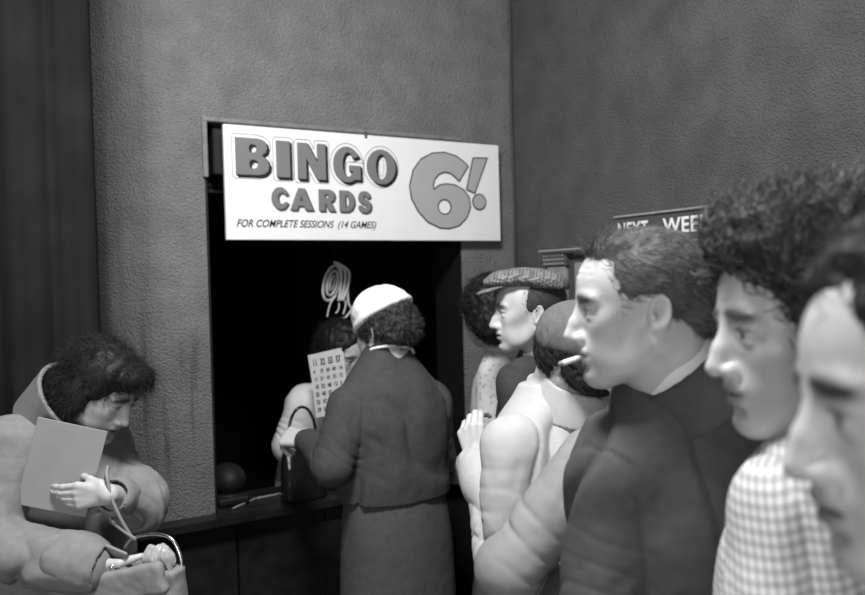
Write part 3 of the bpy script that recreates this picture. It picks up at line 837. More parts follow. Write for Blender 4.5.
# curtain over the passage at the left
bm = bmesh.new(); cols = 170; grid = []
for j in range(2):
    for i in range(cols+1):
        s = 1.635+2.3*i/cols
        n = -.045-.95*max(0, s-1.90)*min(1, max(0, s-1.90)/.15)-.05*math.cos(min(i/12, 1)*math.pi)+.030*math.sin(i*.48)+.022*math.sin(i*.21+1)+.010*math.sin(i*1.13)
        grid.append(bm.verts.new(WA.w(s, n, .02 if j == 0 else 3.2)))
for i in range(cols): bm.faces.new((grid[i], grid[i+1], grid[cols+2+i], grid[cols+1+i]))
me = bpy.data.meshes.new('curtain'); bm.to_mesh(me); bm.free()
t = empty('curtain', WA.w(2.8,-.10,.02), 'dark heavy pleated curtain at the left behind the person in the pale coat', 'curtain')
o = link('cloth', me, M['curtain'], t); sm = o.modifiers.new('thick', 'SOLIDIFY'); sm.thickness = .006
tube('curtain_rail', [WA.w(1.64,-.08,3.2), WA.w(1.90,-.08,3.2), WA.w(2.05,-.16,3.2), WA.w(3.93,-1.93,3.2)], .015, M['wood'], t)

# ------------------------------------------------------------------ bingo sign
SX0, SX1, SZ0, SZ1, SN = 1.240, .106, 1.757, 2.147, .045
t = empty('bingo_sign', WA.w(.65, SN, SZ0), 'white painted sign reading BINGO CARDS 6! over the dark serving window', 'sign')
geo('panel', M['white'], t, WA, [((SX1, SN-.016, SZ0), (SX0, SN, SZ1))], .0015)
geo('batten', M['ink2'], t, WA, [((SX1+.02, .0, SZ1-.035), (SX0-.02, SN-.016, SZ1+.008)), ((SX1+.02, .0, SZ0+.02), (SX1+.06, SN-.016, SZ1-.035)), ((SX0-.06, .018, SZ0+.02), (SX0-.02, SN-.016, SZ1-.035))], .002)
geo('hook', M['metal'], t, WA, [((.702,SN-.004,SZ1-.012), (.714,SN+.004,SZ1+.014))], .002)
SF = frame(WA.w(SX0, SN, SZ1), -UA*.984, ZU, NA)          # x along the reading direction, y up, from the top left corner
ltr = [('B', .040, .042, .120, .126), ('I', .187, .044, .050, .127), ('N', .266, .046, .109, .128), ('G', .405, .049, .110, .130), ('O', .542, .051, .122, .130)]
for ch, x, y, w, h in ltr:
    g = glyph(ch, x, -y, w, h); lo, hi = (x-.03, -y-h-.03), (x+w+.03, -y+.03)
    thin = (lambda g: lambda X, Y: np.abs(g(X, Y)-.0125)-.0013)(g)
    shade = (lambda g: lambda X, Y: np.minimum.reduce([g(X-.0085*q, Y+.0085*q) for q in (0, .35, .7, 1)]+[g(X, Y)])-.0012)(g)
    plate('letter_outline', thin, lo, hi, .0008, SF, M['grey'], t, .0004)
    sh = plate('letter_shade', shade, lo, hi, .0010, SF, M['ink'], t, .0008)
    plate('letter', g, lo, hi, .0010, SF, M['grey'], t, .0022)
for ch, x, y, w, h in [('C', .166, .207, .056, .076), ('A', .235, .208, .086, .076), ('R', .345, .209, .062, .076), ('D', .427, .210, .058, .076), ('S', .501, .210, .055, .078)]:
    g = glyph(ch, x, -y, w, h); lo, hi = (x-.02, -y-h-.02), (x+w+.02, -y+.02)
    shade = (lambda g: lambda X, Y: np.minimum(g(X-.005, Y+.005), g(X, Y))-.0022)(g)
    plate('letter_shade', shade, lo, hi, .0010, SF, M['ink2'], t, .0006)
    plate('letter', g, lo, hi, .0010, SF, M['grey'], t, .0020)
six = [(388,178),(372,162),(330,133),(270,118),(210,126),(155,158),(115,215),(97,290),(105,350),(135,410),(180,460),(240,488),(285,490),(335,475),(375,435),(395,385),(390,335),(362,298),(320,276),(275,272),(240,280),(213,303),(210,280),(218,250),(240,225),(268,213),(298,218),(322,235),(340,255)]
k6, l6 = .279/298, .297/372
six = [(.725+(a-97)*k6, -.045-(b-118)*l6) for a, b in six]
g6 = sb(p2(six), e2(.725+(264-97)*k6, -.045-(385-118)*l6, 33*k6, 37*l6))
exc = mn(p2([(1.024, -.060), (1.092, -.056), (1.027, -.199), (.989, -.186)]), e2(1.049, -.234, .031, .030))
for g, lo, hi in ((g6, (.70, -.37), (1.03, -.02)), (exc, (.97, -.28), (1.11, -.04))):
    plate('numeral_outline', (lambda g: lambda X, Y: g(X, Y)-.0042)(g), lo, hi, .0008, SF, M['ink'], t, .0006)
    plate('numeral', (lambda g: lambda X, Y: g(X, Y)+.001)(g), lo, hi, .0010, SF, M['midgrey'], t, .0020)
text('small_lettering', 'FOR COMPLETE SESSIONS  (14 GAMES)', .036, SF, M['ink'], t, (.034, -.345, .0010), xs=.87, shear=.35, bold=.0003)

# ------------------------------------------------------------------ notice board on the right wall
t = empty('notice_board', WB.w(.95, -.03, .80), 'grey framed notice board with a dark NEXT WEEK heading on the right wall', 'notice board')
geo('back_panel', M['plaster2'], t, WN, [((.30,-.014,.80), (1.78,0,1.70))], .002)
for s0 in (.245, 1.72):
    pl_ = geo('pilaster', M['trim'], t, WN, [((s0,-.03,.80), (s0+.11,0,1.645)), ((s0+.025,-.036,.86), (s0+.04,-.03,1.62)), ((s0+.07,-.036,.86), (s0+.085,-.03,1.62))], .003)
    geo('frieze', M['ink2'], t, WN, [((s0-.012,-.036,1.645), (s0+.122,0,1.70))], .002)
    geo('lattice', M['trim'], t, WN, [((s0-.010+.016*i,-.040,1.650+.016*j), (s0-.001+.016*i,-.036,1.659+.016*j)) for i in range(8) for j in range(3)], .001)
geo('cornice', M['trim'], t, WN, [((.225,-.055,1.70), (1.85,0,1.709)), ((.232,-.046,1.692), (1.843,0,1.70))], .002)
geo('dentils', M['trim'], t, WN, [((.56+.022*i,-.046,1.672), (.57+.022*i,-.014,1.690)) for i in range(44)], .001)
hd_ = [(.575, 1.709), (.575, 1.745), (.60, 1.758), (.625, 1.805), (1.475, 1.805), (1.50, 1.758), (1.525, 1.745), (1.525, 1.709)]
HF = frame(WB.w(0, 0, 0), VB, ZU, NB)
geo('header_panel', M['ink2'], t, HF, [], .002, [(hd_, .004, .026)])
geo('header_moulding', M['trim'], t, HF, [((.622,1.803,.004), (1.478,1.811,.034))], .002)
text('heading_letters', 'NEXT', .070, HF, M['white'], t, (.636, 1.736, .0266), xs=.74, bold=.0016, sp=1.12)
text('heading_letters', 'WEEK', .070, HF, M['white'], t, (.848, 1.736, .0266), xs=.98, bold=.0016, sp=1.08)
geo('inner_board', M['trim'], t, WN, [((.40,-.022,.86), (1.68,-.014,1.655))], .002)
text('board_letters', 'EE', .115, HF, M['white'], t, (1.005, 1.515, .0226), xs=.80, bold=.003)

# ------------------------------------------------------------------ things in the booth
t = empty('cord_hank', WA.w(.748, -.175, 1.36), 'looped hank of pale cord hanging in the dark serving window', 'cord')
H0 = WA.w(.748, -.175, 1.682)
fr_ = frame(H0, -UA*math.cos(R(14))-ZU*math.sin(R(14))*-1, NA, ZU*math.cos(R(14))+UA*math.sin(R(14)))
for i in range(3):
    a_, b_ = .013+.013*i, .028+.020*i; lp = []
    for j in range(25):
        a = 2*math.pi*j/24; lp.append(H0+UA*(.016+a_*math.cos(a)-.25*b_*math.sin(a))+ZU*(-.080+b_*math.sin(a))+NA*(.004*math.sin(i*2.)+.012*math.cos(a)))
    tube('loop', spline(lp[:-1]+[lp[0]], 2), .0058, M['rope'], t)
for i in range(3):
    y0 = UA*(-.018-.013*i)
    tube('loop', spline([H0+UA*(.004-.008*i)+ZU*(.004-.003*i), H0+y0*1.3+ZU*-.035, H0+y0*1.2+ZU*-.09, H0+y0*.7+UA*.008+ZU*-.150+NA*.012], 8), .0056, M['rope'], t)
tube('loose_end', spline([H0+UA*.0+ZU*-.13, H0+UA*.022+ZU*-.155, H0+UA*.034+ZU*-.185, H0+UA*.040+ZU*-.212], 6), .0034, M['rope'], t)
tube('loose_end', spline([H0+UA*-.050+ZU*-.09, H0+UA*-.052+ZU*-.16, H0+UA*-.065+ZU*-.185, H0+UA*-.040+ZU*-.215, H0+UA*-.025+ZU*-.220], 6), .0048, M['rope'], t)
tube('loose_end', spline([H0+UA*-.030+ZU*-.12, H0+UA*-.040+ZU*-.165, H0+UA*-.028+ZU*-.205], 6), .0038, M['rope'], t)
tube('loose_end', spline([H0+UA*-.012+ZU*-.13, H0+UA*-.010+ZU*-.18, H0+UA*.004+ZU*-.20], 6), .0034, M['rope'], t)
tube('hanging_string', [H0+ZU*-.02, WA.w(.748, -.175, 2.166)], .002, M['black'], t)
F = Field(); F.add(ell(WA, (1.215, -.12, .907), (.062, .08, .060)), .02); F.add(box(WA, (1.215, -.12, .844), (.055, .08, .0145), .006), .02)
tag(link('dark_bundle', F.mesh('dark_bundle', .006), M['black']), 'dark rounded bundle on the counter beside the left edge of the serving window', 'bundle')
for k, (s_, n_, an, ln) in enumerate(((1.17, -.05, 35, .16), (1.07, -.09, 8, .15))):
    dv = UA*math.cos(R(an))+NA*math.sin(R(an)); c = WA.w(s_, n_, .832)
    o = tube('pencil', [c-dv*ln/2, c+dv*ln*.42, c+dv*ln/2], [.0036, .0036, .0006], M['trim'], n=6)
    tag(o, ['pencil lying on the counter nearest the left edge of the serving window', 'pencil lying on the counter nearer the black handbag'][k], 'pencil')
t = geo('paper_slip', M['paper'], None, WA, [((.93,-.10,.8285), (1.02,-.04,.8295))], 0)
tag(t, 'small slip of paper lying on the dark counter beside the black handbag', 'paper')

# ------------------------------------------------------------------ people
def curly(amp, sc, off=0.):
    return lambda V, n: amp*(1-2*np.abs(noise(V, sc, off)))+amp*.5*noise(V, sc*2.3, off+5)
def garment(parent, name, F, m, step=.006, disp=None, fines=(), relax=1):
    return link(name, F.mesh(name, step, fines, disp=disp, relax=relax), m, parent)
up = np.array([0, 0, 1.])

# --- man with the cigarette
hd = Fr((.306, 1.175, 1.545), yaw=177, pitch=5, scale=.95)
P = Person('person in a dark jacket facing left with a cigarette between the lips', (.400, 1.245), 114, 1.735, hd, lean=.02)
P.neck = np.array([.382, 1.205, 1.435])
P.arm[1] = [P.b.w(.0, .150, 1.285), P.b.w(-.03, .205, 1.065), P.b.w(.03, .215, .85)]
P.arm[-1] = [P.b.w(.0, -.155, 1.305), P.b.w(-.03, -.205, 1.065), P.b.w(.03, -.215, .83)]
P.body(.52, gaunt=.35, nose=1.1, brow=1.2, jaw=1.05, browt=.04, age=3, neckr=.060, crown=.95, hands=[dict(w=P.arm[s][2], d=P.b.d(.1,0,-.9), n=P.b.d(0,-s,-.05), side=s) for s in (1,-1)])
P.top('shirt', [(.60,.105,.14),(.72,.11,.15),(.80,.09,.14),(.825,.055,.075)], M['shirt'], sleeves=(None, None), neckhole=.050)
P.collar('shirt_collar', M['shirt'], r=.073, r2=.068, z0=.0, z1=.064, th=.004, tilt=16)
jl = [(np.array([.27,1.05,1.05]), np.array([.40,1.13,.98]), .012, .006), (np.array([.24,1.09,1.17]), np.array([.33,1.09,1.235]), .010, .006), (np.array([.25,1.08,1.14]), np.array([.36,1.10,1.15]), .009, .005), (np.array([.30,1.06,1.2]), np.array([.33,1.06,1.02]), .012, .006)]
def lap(F):
    a = P.arm[1][0]
    F.add(hcone(P.b, (-.01,.05,1.415), (-.005,.155,1.310), .055, .050), .04); F.add(hcone(P.b, (-.01,-.05,1.42), (-.005,-.155,1.325), .055, .050), .04)
P.top('jacket', [(.44,.145,.20),(.52,.142,.195),(.62,.135,.18),(.71,.135,.185),(.765,.12,.19),(.79,.10,.175),(.812,.088,.138),(.835,.078,.100),(.85,.070,.080)], M['suit2'], sleeves=((.066,.058,.050),)*2, fold=dict(crease=.017, amp=.005, sc=(8,8,6)), lines=jl, extra=lap, neckhole=.066, step=.005)
P.collar('jacket_collar', M['suit2'], r=.088, r2=.079, z0=-.040, z1=.040, th=.006, tilt=17, x=-.004)
P.lower('trousers', M['suit2']); P.shoes()
side = lambda x, y, z: (-1.0, 0*y, np.where(z > .10, .25, -.55))
P.hair([(ell(hd, (-.013,0,.043), (.1005,.0810,.087)), .01), (ell(hd, (.036,0,.105), (.036,.048,.016), pitch=10), .02), (ell(hd, (-.075,0,-.005), (.036,.056,.052)), .02)],
       [(ell(hd, (.120,0,.016), (.088,.110,.096)), .006), (box(hd, (0,0,-.105), (.2,.2,.055)), .01), (ell(hd, (.006,.088,-.016), (.042,.040,.050)), .008), (ell(hd, (.006,-.088,-.016), (.042,.040,.050)), .008)],
       M['hair'], disp=lambda V, n: .0015*noise(V, 90.), base=.09, n=15000, flow=side, length=.012, width=.0004, tones=(.06,.30), lift=.10, clump=.3, res=.0035)
# the longer forelock brushed back
F = Field(); F.add(ell(hd, (.042,0,.106), (.034,.044,.015), pitch=12), .01)
me = F.mesh('forelock', .004, base=.05, disp=curly(.003, 70), relax=1); V, N = mverts(me)
st = strands('forelock', V, N, lambda p: np.tile(hd.d(-.75,.15,.35), (len(p), 1)), 1800, .024, .0006, None, None, lift=.10, curl=.35, tones=(.03,.16), seed=5, clump=.8)
link('forelock', join('forelock', me, st), M['hair'], P.root)
man = P
t = empty('cigarette', hd.w(.112, -.006, -.058), 'white cigarette held between the lips of the person in the dark jacket', 'cigarette')
c0, c1 = hd.w(.094, .006, -.0560), hd.w(.132, .026, -.0615)
tube('paper_tube', [c0, c0*.3+c1*.7, c1], .0038, M['lens'], t)
tube('ash_tip', [c1, c1+(c1-c0)*.10, c1+(c1-c0)*.14], [.0041, .0036, .002], M['trim'], t)

# --- man in the flat cap
hd = Fr((0.286, 2.375, 1.493), yaw=184, pitch=3)
P = Person('person in a tweed flat cap and dark jacket looking left', (0.367, 2.440), 142, 1.665, hd, lean=.03)
P.neck = np.array([0.344, 2.405, 1.375])
for s in (1, -1): P.arm[s][0] = P.b.w(.02, s*.155, 1.30)
P.body(.48, gaunt=.5, nose=1.1, jaw=1.0, brow=1.2, hres=.0034, browt=.04, age=2)
P.top('shirt', [(.60,.105,.14),(.72,.11,.15),(.80,.09,.14),(.83,.065,.09)], M['print'], sleeves=(None, None), neckhole=.050)
P.collar('shirt_collar', M['shirt'], r=.064, r2=.060, z0=-.01, z1=.045, th=.004, tilt=20)
P.top('jacket', [(.44,.145,.20),(.52,.142,.195),(.62,.135,.18),(.71,.14,.195),(.77,.125,.19),(.805,.092,.14),(.835,.064,.08)], M['navy'], sleeves=((.070,.060,.05),)*2, neckhole=.060)
P.collar('jacket_collar', M['navy'], r=.074, r2=.066, z0=-.04, z1=.022, th=.006, tilt=20)
P.lower('trousers', M['navy']); P.shoes()
P.hair([(ell(hd, (-.018,0,.040), (.096,.079,.088)), .01), (ell(hd, (-.07,0,-.005), (.036,.056,.05)), .02)],
       [(ell(hd, (.115,0,.0), (.082,.11,.11)), .006), (box(hd, (0,0,-.10), (.2,.2,.055)), .01), (ell(hd, (.018,.085,-.035), (.034,.036,.05)), .008), (ell(hd, (.018,-.085,-.035), (.034,.036,.05)), .008), (box(hd, (0,0,.16), (.2,.2,.07)), .01)],
       M['hair'], base=.04, n=3500, flow=side, length=.012, width=.0005, tones=(.03,.10), lift=.3)
F = Field()
F.add(ell(hd, (-.008,0,.101), (.113,.095,.030), pitch=-9), .01); F.add(ell(hd, (-.055,0,.080), (.068,.085,.040), pitch=-24), .03)
F.add(ell(hd, (.055,0,.110), (.075,.082,.026), pitch=6), .02)
F.cut(ell(hd, (-.008,0,.045), (.100,.079,.078)), .004); F.cut(box(hd, (.05,0,.045), (.20,.2,.038), pitch=-6), .006)
cap = link('flat_cap', F.mesh('flat_cap', .004, disp=folds(.002, (25,25,25), .0008), relax=1), M['tweed'], P.root)
F = Field(); F.add(ell(hd, (.098,0,.086), (.058,.070,.0075), pitch=14), .004)
link('cap_peak', F.mesh('cap_peak', .0035, relax=1), M['tweed'], cap)
capman = P

# --- woman in front of him, seen from behind
hd = Fr((.190, 2.715, 1.485), yaw=112, pitch=8)
P = Person('person in a pale printed dress facing away just beyond the one in the flat cap', (.275, 2.80), 150, 1.62, hd, fem=True, lean=.03)
P.neck = np.array([.235, 2.74, 1.365])
P.arm[1] = [P.b.w(.0,.155,1.27), P.b.w(.0,.19,1.02), P.b.w(.17,.14,.93)]
P.body(.42, hres=.004, hands=[dict(w=P.arm[1][2], d=P.b.d(.9,-.3,-.1), n=P.b.d(0,-1,0), side=1)])
P.top('dress', [(.30,.14,.19),(.40,.13,.185),(.50,.125,.18),(.60,.11,.155),(.71,.125,.165),(.77,.10,.16),(.805,.075,.12),(.83,.05,.075)], M['print'], sleeves=((.058,.05,.045),)*2, neckhole=.052, fold=dict(amp=.004))
P.top('skirt', [(.29,.145,.195),(.40,.135,.19),(.50,.13,.185),(.585,.12,.165)], M['midskirt'], sleeves=(None, None), neckhole=0, fold=dict(amp=.005, sc=(9,9,1.5)))
P.shoes()
P.hair([(ell(hd, (-.018,0,.030), (.104,.092,.102)), .01), (ell(hd, (-.060,0,-.045), (.062,.085,.06)), .03)], [(ell(hd, (.125,0,-.02), (.085,.07,.11)), .01)],
       M['hair'], disp=curly(.005, 50), base=.007, n=5000, flow=lambda x, y, z: (-.4, 0*y, -.9), length=.03, width=.0007, tones=(.005,.02), lift=.6, curl=1.1)

# --- woman at the window, from behind
hd = Fr((-.150, 2.510, 1.440), yaw=138, pitch=16)
P = Person('person in a white headscarf and dark suit standing at the serving window, seen from behind', (-.130, 2.475), 122, 1.62, hd, fem=True, lean=.03, bulk=1.0)
P.neck = np.array([-.138, 2.485, 1.350])
P.arm[1] = [P.b.w(.0,.150,1.230), np.array([-.300, 2.330, 1.070]), np.array([-.412, 2.540, 1.105])]
P.arm[-1] = [P.b.w(.0,-.135,1.220), P.b.w(.03,-.170,1.03), P.b.w(.20,-.16,1.02)]
hw = P.arm[1][2]
P.body(.50, hres=.0036, jaw=1.08, hands=[dict(w=hw, d=(-.85,.50,.04), n=(.30,.45,-.75), side=1, curls=((45,50,35),(50,55,35),(55,55,35),(60,55,35)), thumb=(30,40))])
P.top('blouse', [(.62,.10,.13),(.72,.105,.13),(.79,.075,.09),(.82,.05,.055)], M['shirt'], sleeves=(None, None), neckhole=.050)
fl = [(np.array([-.27,2.30,1.20]), np.array([-.16,2.33,1.12]), .014, .008), (np.array([-.24,2.32,1.06]), np.array([-.08,2.30,.99]), .014, .007), (np.array([-.2,2.33,1.30]), np.array([-.17,2.33,1.10]), .012, .008), (np.array([-.1,2.3,1.04]), np.array([.02,2.33,1.0]), .014, .006), (np.array([-.31,2.33,1.05]), np.array([-.30,2.37,1.13]), .010, .006)]
P.top('jacket', [(.580,.138,.180),(.60,.142,.180),(.66,.140,.172),(.73,.143,.172),(.765,.128,.165),(.795,.115,.148),(.822,.095,.116),(.846,.078,.086),(.866,.064,.066)], M['suit'], sleeves=((.062,.060,.042),(.064,.056,.045)), fold=dict(crease=.017, amp=.006, sc=(9,9,6)), lines=fl, neckhole=0, step=.005)
P.collar('blouse_collar', M['shirt'], r=.073, r2=.071, z0=.026, z1=.036, th=.005, tilt=20, cutf=False)
P.collar('jacket_collar', M['suit'], r=.071, r2=.066, z0=.034, z1=.064, th=.006, tilt=20, cutf=False)
F = Field(); d = (hw-P.arm[1][1])/np.linalg.norm(hw-P.arm[1][1])
F.add(cone(hw-d*.035, hw-d*.004, .036, .035), .004)
garment(P.root, 'cuff', F, M['shirt'], .004)
P.lower('skirt', M['skirt'], z0=.24, top=.60); P.shoes()
P.hair([(ell(hd, (-.014,0,.030), (.101,.083,.092)), .01), (ell(hd, (-.068,0,-.010), (.044,.068,.046)), .03)],
       [(ell(hd, (.130,0,-.02), (.095,.075,.12)), .01), (box(hd, (0,0,-.115), (.2,.2,.05)), .01), (ell(hd, (.045,.09,-.05), (.05,.04,.045)), .01)],
       M['hair'], disp=curly(.006, 60), base=.03, n=7000, flow=lambda x, y, z: (-.5, 0*y, -.8), length=.020, width=.0006, tones=(.015,.10), lift=.5, curl=1.3, clump=.8, mask=lambda x, y, z: z < .055+.28*np.minimum(-x, .03))
F = Field()
F.add(ell(hd, (-.004,0,.066), (.108,.092,.086)), .01)
F.cut(box(hd, (-.03,0,-.062), (.3,.3,.11), pitch=16, roll=-4), .01)
F.add(tor(hd, (-.006,0,.058), .0965, .010, pitch=16, roll=-4, sx=1.05, sy=.92), .010)
F.add(hcone(hd, (.055,-.05,.112), (-.05,.045,.132), .013, .010), .02)
F.add(hcone(hd, (.070,.02,.115), (-.06,.05,.118), .010, .009), .02)
garment(P.root, 'headscarf', F, M['scarf'], .0045, folds(.003, (30,30,30), .0004, [(hd.w(-.09,-.03,.125), hd.w(.05,.06,.12), .008, .004), (hd.w(-.095,.0,.105), hd.w(-.02,.085,.085), .007, .004)]))
win = P
t = empty('handbag', WA.w(.978, .035, .829), 'black patent handbag with arched handle on the counter beside the person in the headscarf', 'handbag')
F = Field(); F.add(loft(WA.sub((.978, .012, .829)), [(0,0,0,.085,.045),(.12,0,0,.082,.042),(.215,0,0,.070,.020),(.235,0,0,.066,.012)], 3.), .01)
garment(t, 'bag_body', F, M['leather'], .005, folds(.002))
HB = WA.w(.978, .012, 1.055); pts = [HB+UA*.052*math.cos(a)+ZU*(.105*math.sin(a)) for a in np.linspace(0, math.pi, 21)]
tube('handle', pts, .0055, M['leather'], t)
tube('clasp', [HB+UA*.01+ZU*.005, HB+UA*-.01+ZU*.005], .006, M['metal'], t)

# --- the attendant inside the booth
hd = Fr((-.362, 3.115, 1.318), yaw=-42, pitch=20)
P = Person('person in a pale smock inside the dark booth behind the bingo card', (-.505, 3.365), -54, 1.46, hd, fem=True, lean=.20)
P.neck = np.array([-.400, 3.180, 1.200])
P.arm[1] = [P.b.w(.15,.130,1.125), P.b.w(.16,.19,.97), P.b.w(.32,.05,1.08)]
P.arm[-1] = [P.b.w(.15,-.135,1.125), P.b.w(.13,-.190,.965), P.b.w(.29,-.185,.92)]
CT = Fr((-.352, 2.985, 1.228)); 
P.body(.42, hres=.004, hands=[dict(w=P.arm[-1][2], d=P.b.d(.9,.3,-.1), n=P.b.d(0,.3,-1), side=-1), dict(w=P.arm[1][2], d=P.b.d(.55,-.2,.75), n=P.b.d(-.4,-.7,0), side=1)])
P.top('smock', [(.46,.15,.19),(.56,.14,.185),(.66,.13,.17),(.73,.14,.18),(.775,.12,.17),(.805,.09,.13),(.83,.065,.08)], M['smock'], sleeves=((.075,.064,.05),)*2, neckhole=.055, fold=dict(amp=.005))
P.collar('smock_collar', M['shirt'], r=.070, r2=.082, z0=-.03, z1=.03, th=.004, tilt=16)
P.lower('skirt', M['darkskirt'], z0=.28, top=.56); P.shoes()
P.hair([(ell(hd, (-.014,0,.042), (.110,.092,.100)), .01), (ell(hd, (-.060,0,-.02), (.052,.078,.065)), .03)], [(ell(hd, (.125,0,-.02), (.098,.098,.118)), .01)],
       M['hair'], disp=curly(.0035, 45), base=.006, n=2500, flow=lambda x, y, z: (-.4, 0*y, -.8), length=.03, width=.0007, tones=(.005,.012), lift=.3, curl=.8)
# bingo card, its numbers facing the queue
cf = Fr((-.384, 2.920, 1.232)); yv = np.array([.17, .98, 0]); yv /= np.linalg.norm(yv)
xv = np.cross(yv, ZU); a = R(9); zv = ZU*math.cos(a)-xv*math.sin(a); xv2 = np.cross(yv, zv)
zv = zv*math.cos(R(12))+yv*math.sin(R(12)); yv = np.cross(zv, xv2)
cf.M = np.stack([xv2, yv, zv], 1)
CFm = frame(cf.w(0, -.0016, 0), xv2, zv, -yv)
t = empty('bingo_card', cf.w(0,0,-.11), 'pale bingo card with rows of dark numbers held up in the dark window', 'card')
geo('card_sheet', M['card'], t, cf, [((-.066,-.001,-.112), (.066,.001,.112))], 0)
for i, ch in enumerate(('11','32','55','57')):
    text('numerals', ch, .034, CFm, M['ink'], t, (-.056+.030*i, .076, .0002), xs=.55, bold=.0012)
for r_ in range(6):
    for i in range(5):
        text('numerals', str((i*15+3+r_*7) % 75+1), .021, CFm, M['ink'], t, (-.057+.0245*i, .047-.028*r_, .0002), xs=.7, bold=.0007)
cf2 = cf.sub((.003, .0045, .006), pitch=-3)
o = tag(geo('bingo_card', M['card'], None, cf2, [((-.070,-.001,-.105), (.062,.001,.118))], 0), 'second pale bingo card tucked directly behind the numbered one in the window', 'card')

# --- person in the beret and white coat
hd = Fr((0.327, 1.845, 1.408), yaw=128, pitch=14)
P = Person('person in a knitted beret and white raincoat, one hand raised to the chest', (0.300, 1.880), 125, 1.61, hd, fem=True, lean=.04)
P.neck = np.array([0.323, 1.865, 1.325])
P.arm[1] = [P.b.w(.01,.150,1.222), P.b.w(.02,.180,.99), np.array([0.100, 1.980, 1.145])]
P.body(.48, hres=.004, hands=[dict(w=P.arm[1][2], d=(-.15,.35,.9), n=(.55,.8,-.2), side=1, curls=((35,45,30),)*4)])
fl = [(np.array([0.125, 1.760, 1.2]), np.array([0.155, 1.750, 1.0]), .012, .008), (np.array([0.175, 1.740, 1.2]), np.array([0.145, 1.750, 1.05]), .010, .008), (np.array([0.115, 1.780, 1.05]), np.array([0.135, 1.770, .95]), .010, .008)]
P.top('coat', [(.28,.145,.20),(.40,.14,.195),(.50,.135,.19),(.60,.13,.178),(.71,.14,.175),(.77,.12,.165),(.805,.092,.125),(.84,.062,.075)], M['whitecoat'], sleeves=((.066,.064,.054),(.062,.058,.046)), neckhole=.050, fold=dict(crease=.024, ring=.012, seam=.005, amp=.007, sc=(10,10,7)), lines=fl)
P.collar('coat_collar', M['whitecoat'], r=.098, r2=.070, z0=-.030, z1=.046, th=.006, tilt=18)
F = Field(); w_ = P.arm[1][2]; d = (w_-P.arm[1][1])/np.linalg.norm(w_-P.arm[1][1])
F.add(cone(w_-d*.05, w_-d*.005, .044, .052), .004)
garment(P.root, 'cuff', F, M['whitecoat'], .004, folds(.006, (40,40,15)))
P.shoes()
P.hair([(ell(hd, (-.012,0,.030), (.104,.090,.098)), .01), (ell(hd, (-.055,0,-.035), (.05,.075,.055)), .03)], [(ell(hd, (.130,0,-.02), (.095,.09,.115)), .01), (ell(hd, (.01,.085,-.035), (.030,.03,.04)), .01)],
       M['hair'], disp=curly(.005, 60), base=.015, n=2500, flow=lambda x, y, z: (-.5, 0*y, -.8), length=.025, width=.0006, tones=(.01,.05), lift=.3)
F = Field()
F.add(ell(hd, (-.034,-.018,.040), (.128,.118,.094), pitch=-20, roll=14), .01)
F.cut(ell(hd, (.0,0,.02), (.100,.083,.090)), .004); F.cut(box(hd, (.04,0,-.07), (.3,.3,.085), pitch=-20, roll=14), .008)
garment(P.root, 'beret', F, M['beret'], .0045, folds(.002, (25,25,25), .0006, [(hd.w(-.13,.06,.03), hd.w(-.14,-.08,.05), .006, .003)]))

# --- person in the grey coat (head behind the smoking man)
hd = Fr((0.430, 1.595, 1.452), yaw=150, pitch=10)
P = Person('person in a light grey coat with bent elbow, head hidden behind the smoker', (0.425, 1.595), 122, 1.56, hd, lean=.03)
P.neck = np.array([0.430, 1.590, 1.315])
P.arm[1] = [P.b.w(-.01,.158,1.245), np.array([0.130, 1.455, 1.075]), np.array([0.210, 1.610, .99])]
P.body(.46, hres=.004, hands=[dict(w=P.arm[1][2], d=(.5,.8,-.2), n=(.7,-.5,0), side=1)])
fl = [(np.array([0.140, 1.430, 1.05]), np.array([0.210, 1.470, 1.02]), .012, .008), (np.array([0.230, 1.410, 1.22]), np.array([0.310, 1.410, 1.17]), .014, .009), (np.array([0.250, 1.420, 1.26]), np.array([0.210, 1.410, 1.18]), .012, .006)]
P.top('coat', [(.28,.145,.20),(.40,.14,.195),(.50,.135,.19),(.60,.13,.18),(.71,.14,.18),(.77,.125,.172),(.805,.10,.145),(.84,.068,.085)], M['greycoat'], sleeves=((.068,.064,.052),(.066,.058,.05)), neckhole=.058, fold=dict(crease=.024, ring=.012, seam=.005, amp=.006, sc=(9,9,7)), lines=fl)
P.collar('coat_collar', M['greycoat'], r=.098, r2=.072, z0=-.035, z1=.03, th=.006, tilt=18)
P.lower('trousers', M['suit2'], top=.5); P.shoes()
P.hair([(ell(hd, (-.012,0,.046), (.100,.081,.090)), .01)], [(ell(hd, (.12,0,.0), (.085,.11,.10)), .006), (box(hd, (0,0,-.11), (.2,.2,.06)), .01), (ell(hd, (.018,.085,-.035), (.034,.036,.05)), .008), (ell(hd, (.018,-.085,-.035), (.034,.036,.05)), .008)],
       M['hair'], base=.04, n=2500, flow=side, length=.014, width=.0005)

# --- woman in the checked dress, near right
hd = Fr((.418, .885, 1.533), yaw=181, pitch=7)
P = Person('person in a checked dress close to the camera, face turned left', (.500, .965), 128, 1.66, hd, fem=True, lean=.02)
P.neck = np.array([.458, .915, 1.385])
P.arm[1] = [np.array([.388, .835, 1.345]), np.array([.322, .795, 1.06]), P.b.w(.0,.215,.84)]
P.body(.50, hres=.0032, nose=1.05, browt=.07, hands=[dict(w=P.arm[1][2], d=P.b.d(.1,0,-1), n=P.b.d(0,-1,0), side=1)])
def shd(F): F.add(ell(W0, (.415, .855, 1.350), (.075,.066,.075)), .05)
P.top('dress', [(.28,.14,.20),(.40,.135,.19),(.50,.13,.185),(.60,.12,.16),(.71,.13,.17),(.775,.115,.165),(.81,.085,.125),(.838,.060,.075)], M['check'], sleeves=((.074,.064,.05),)*2, neckhole=.056, extra=shd, fold=dict(amp=.003))
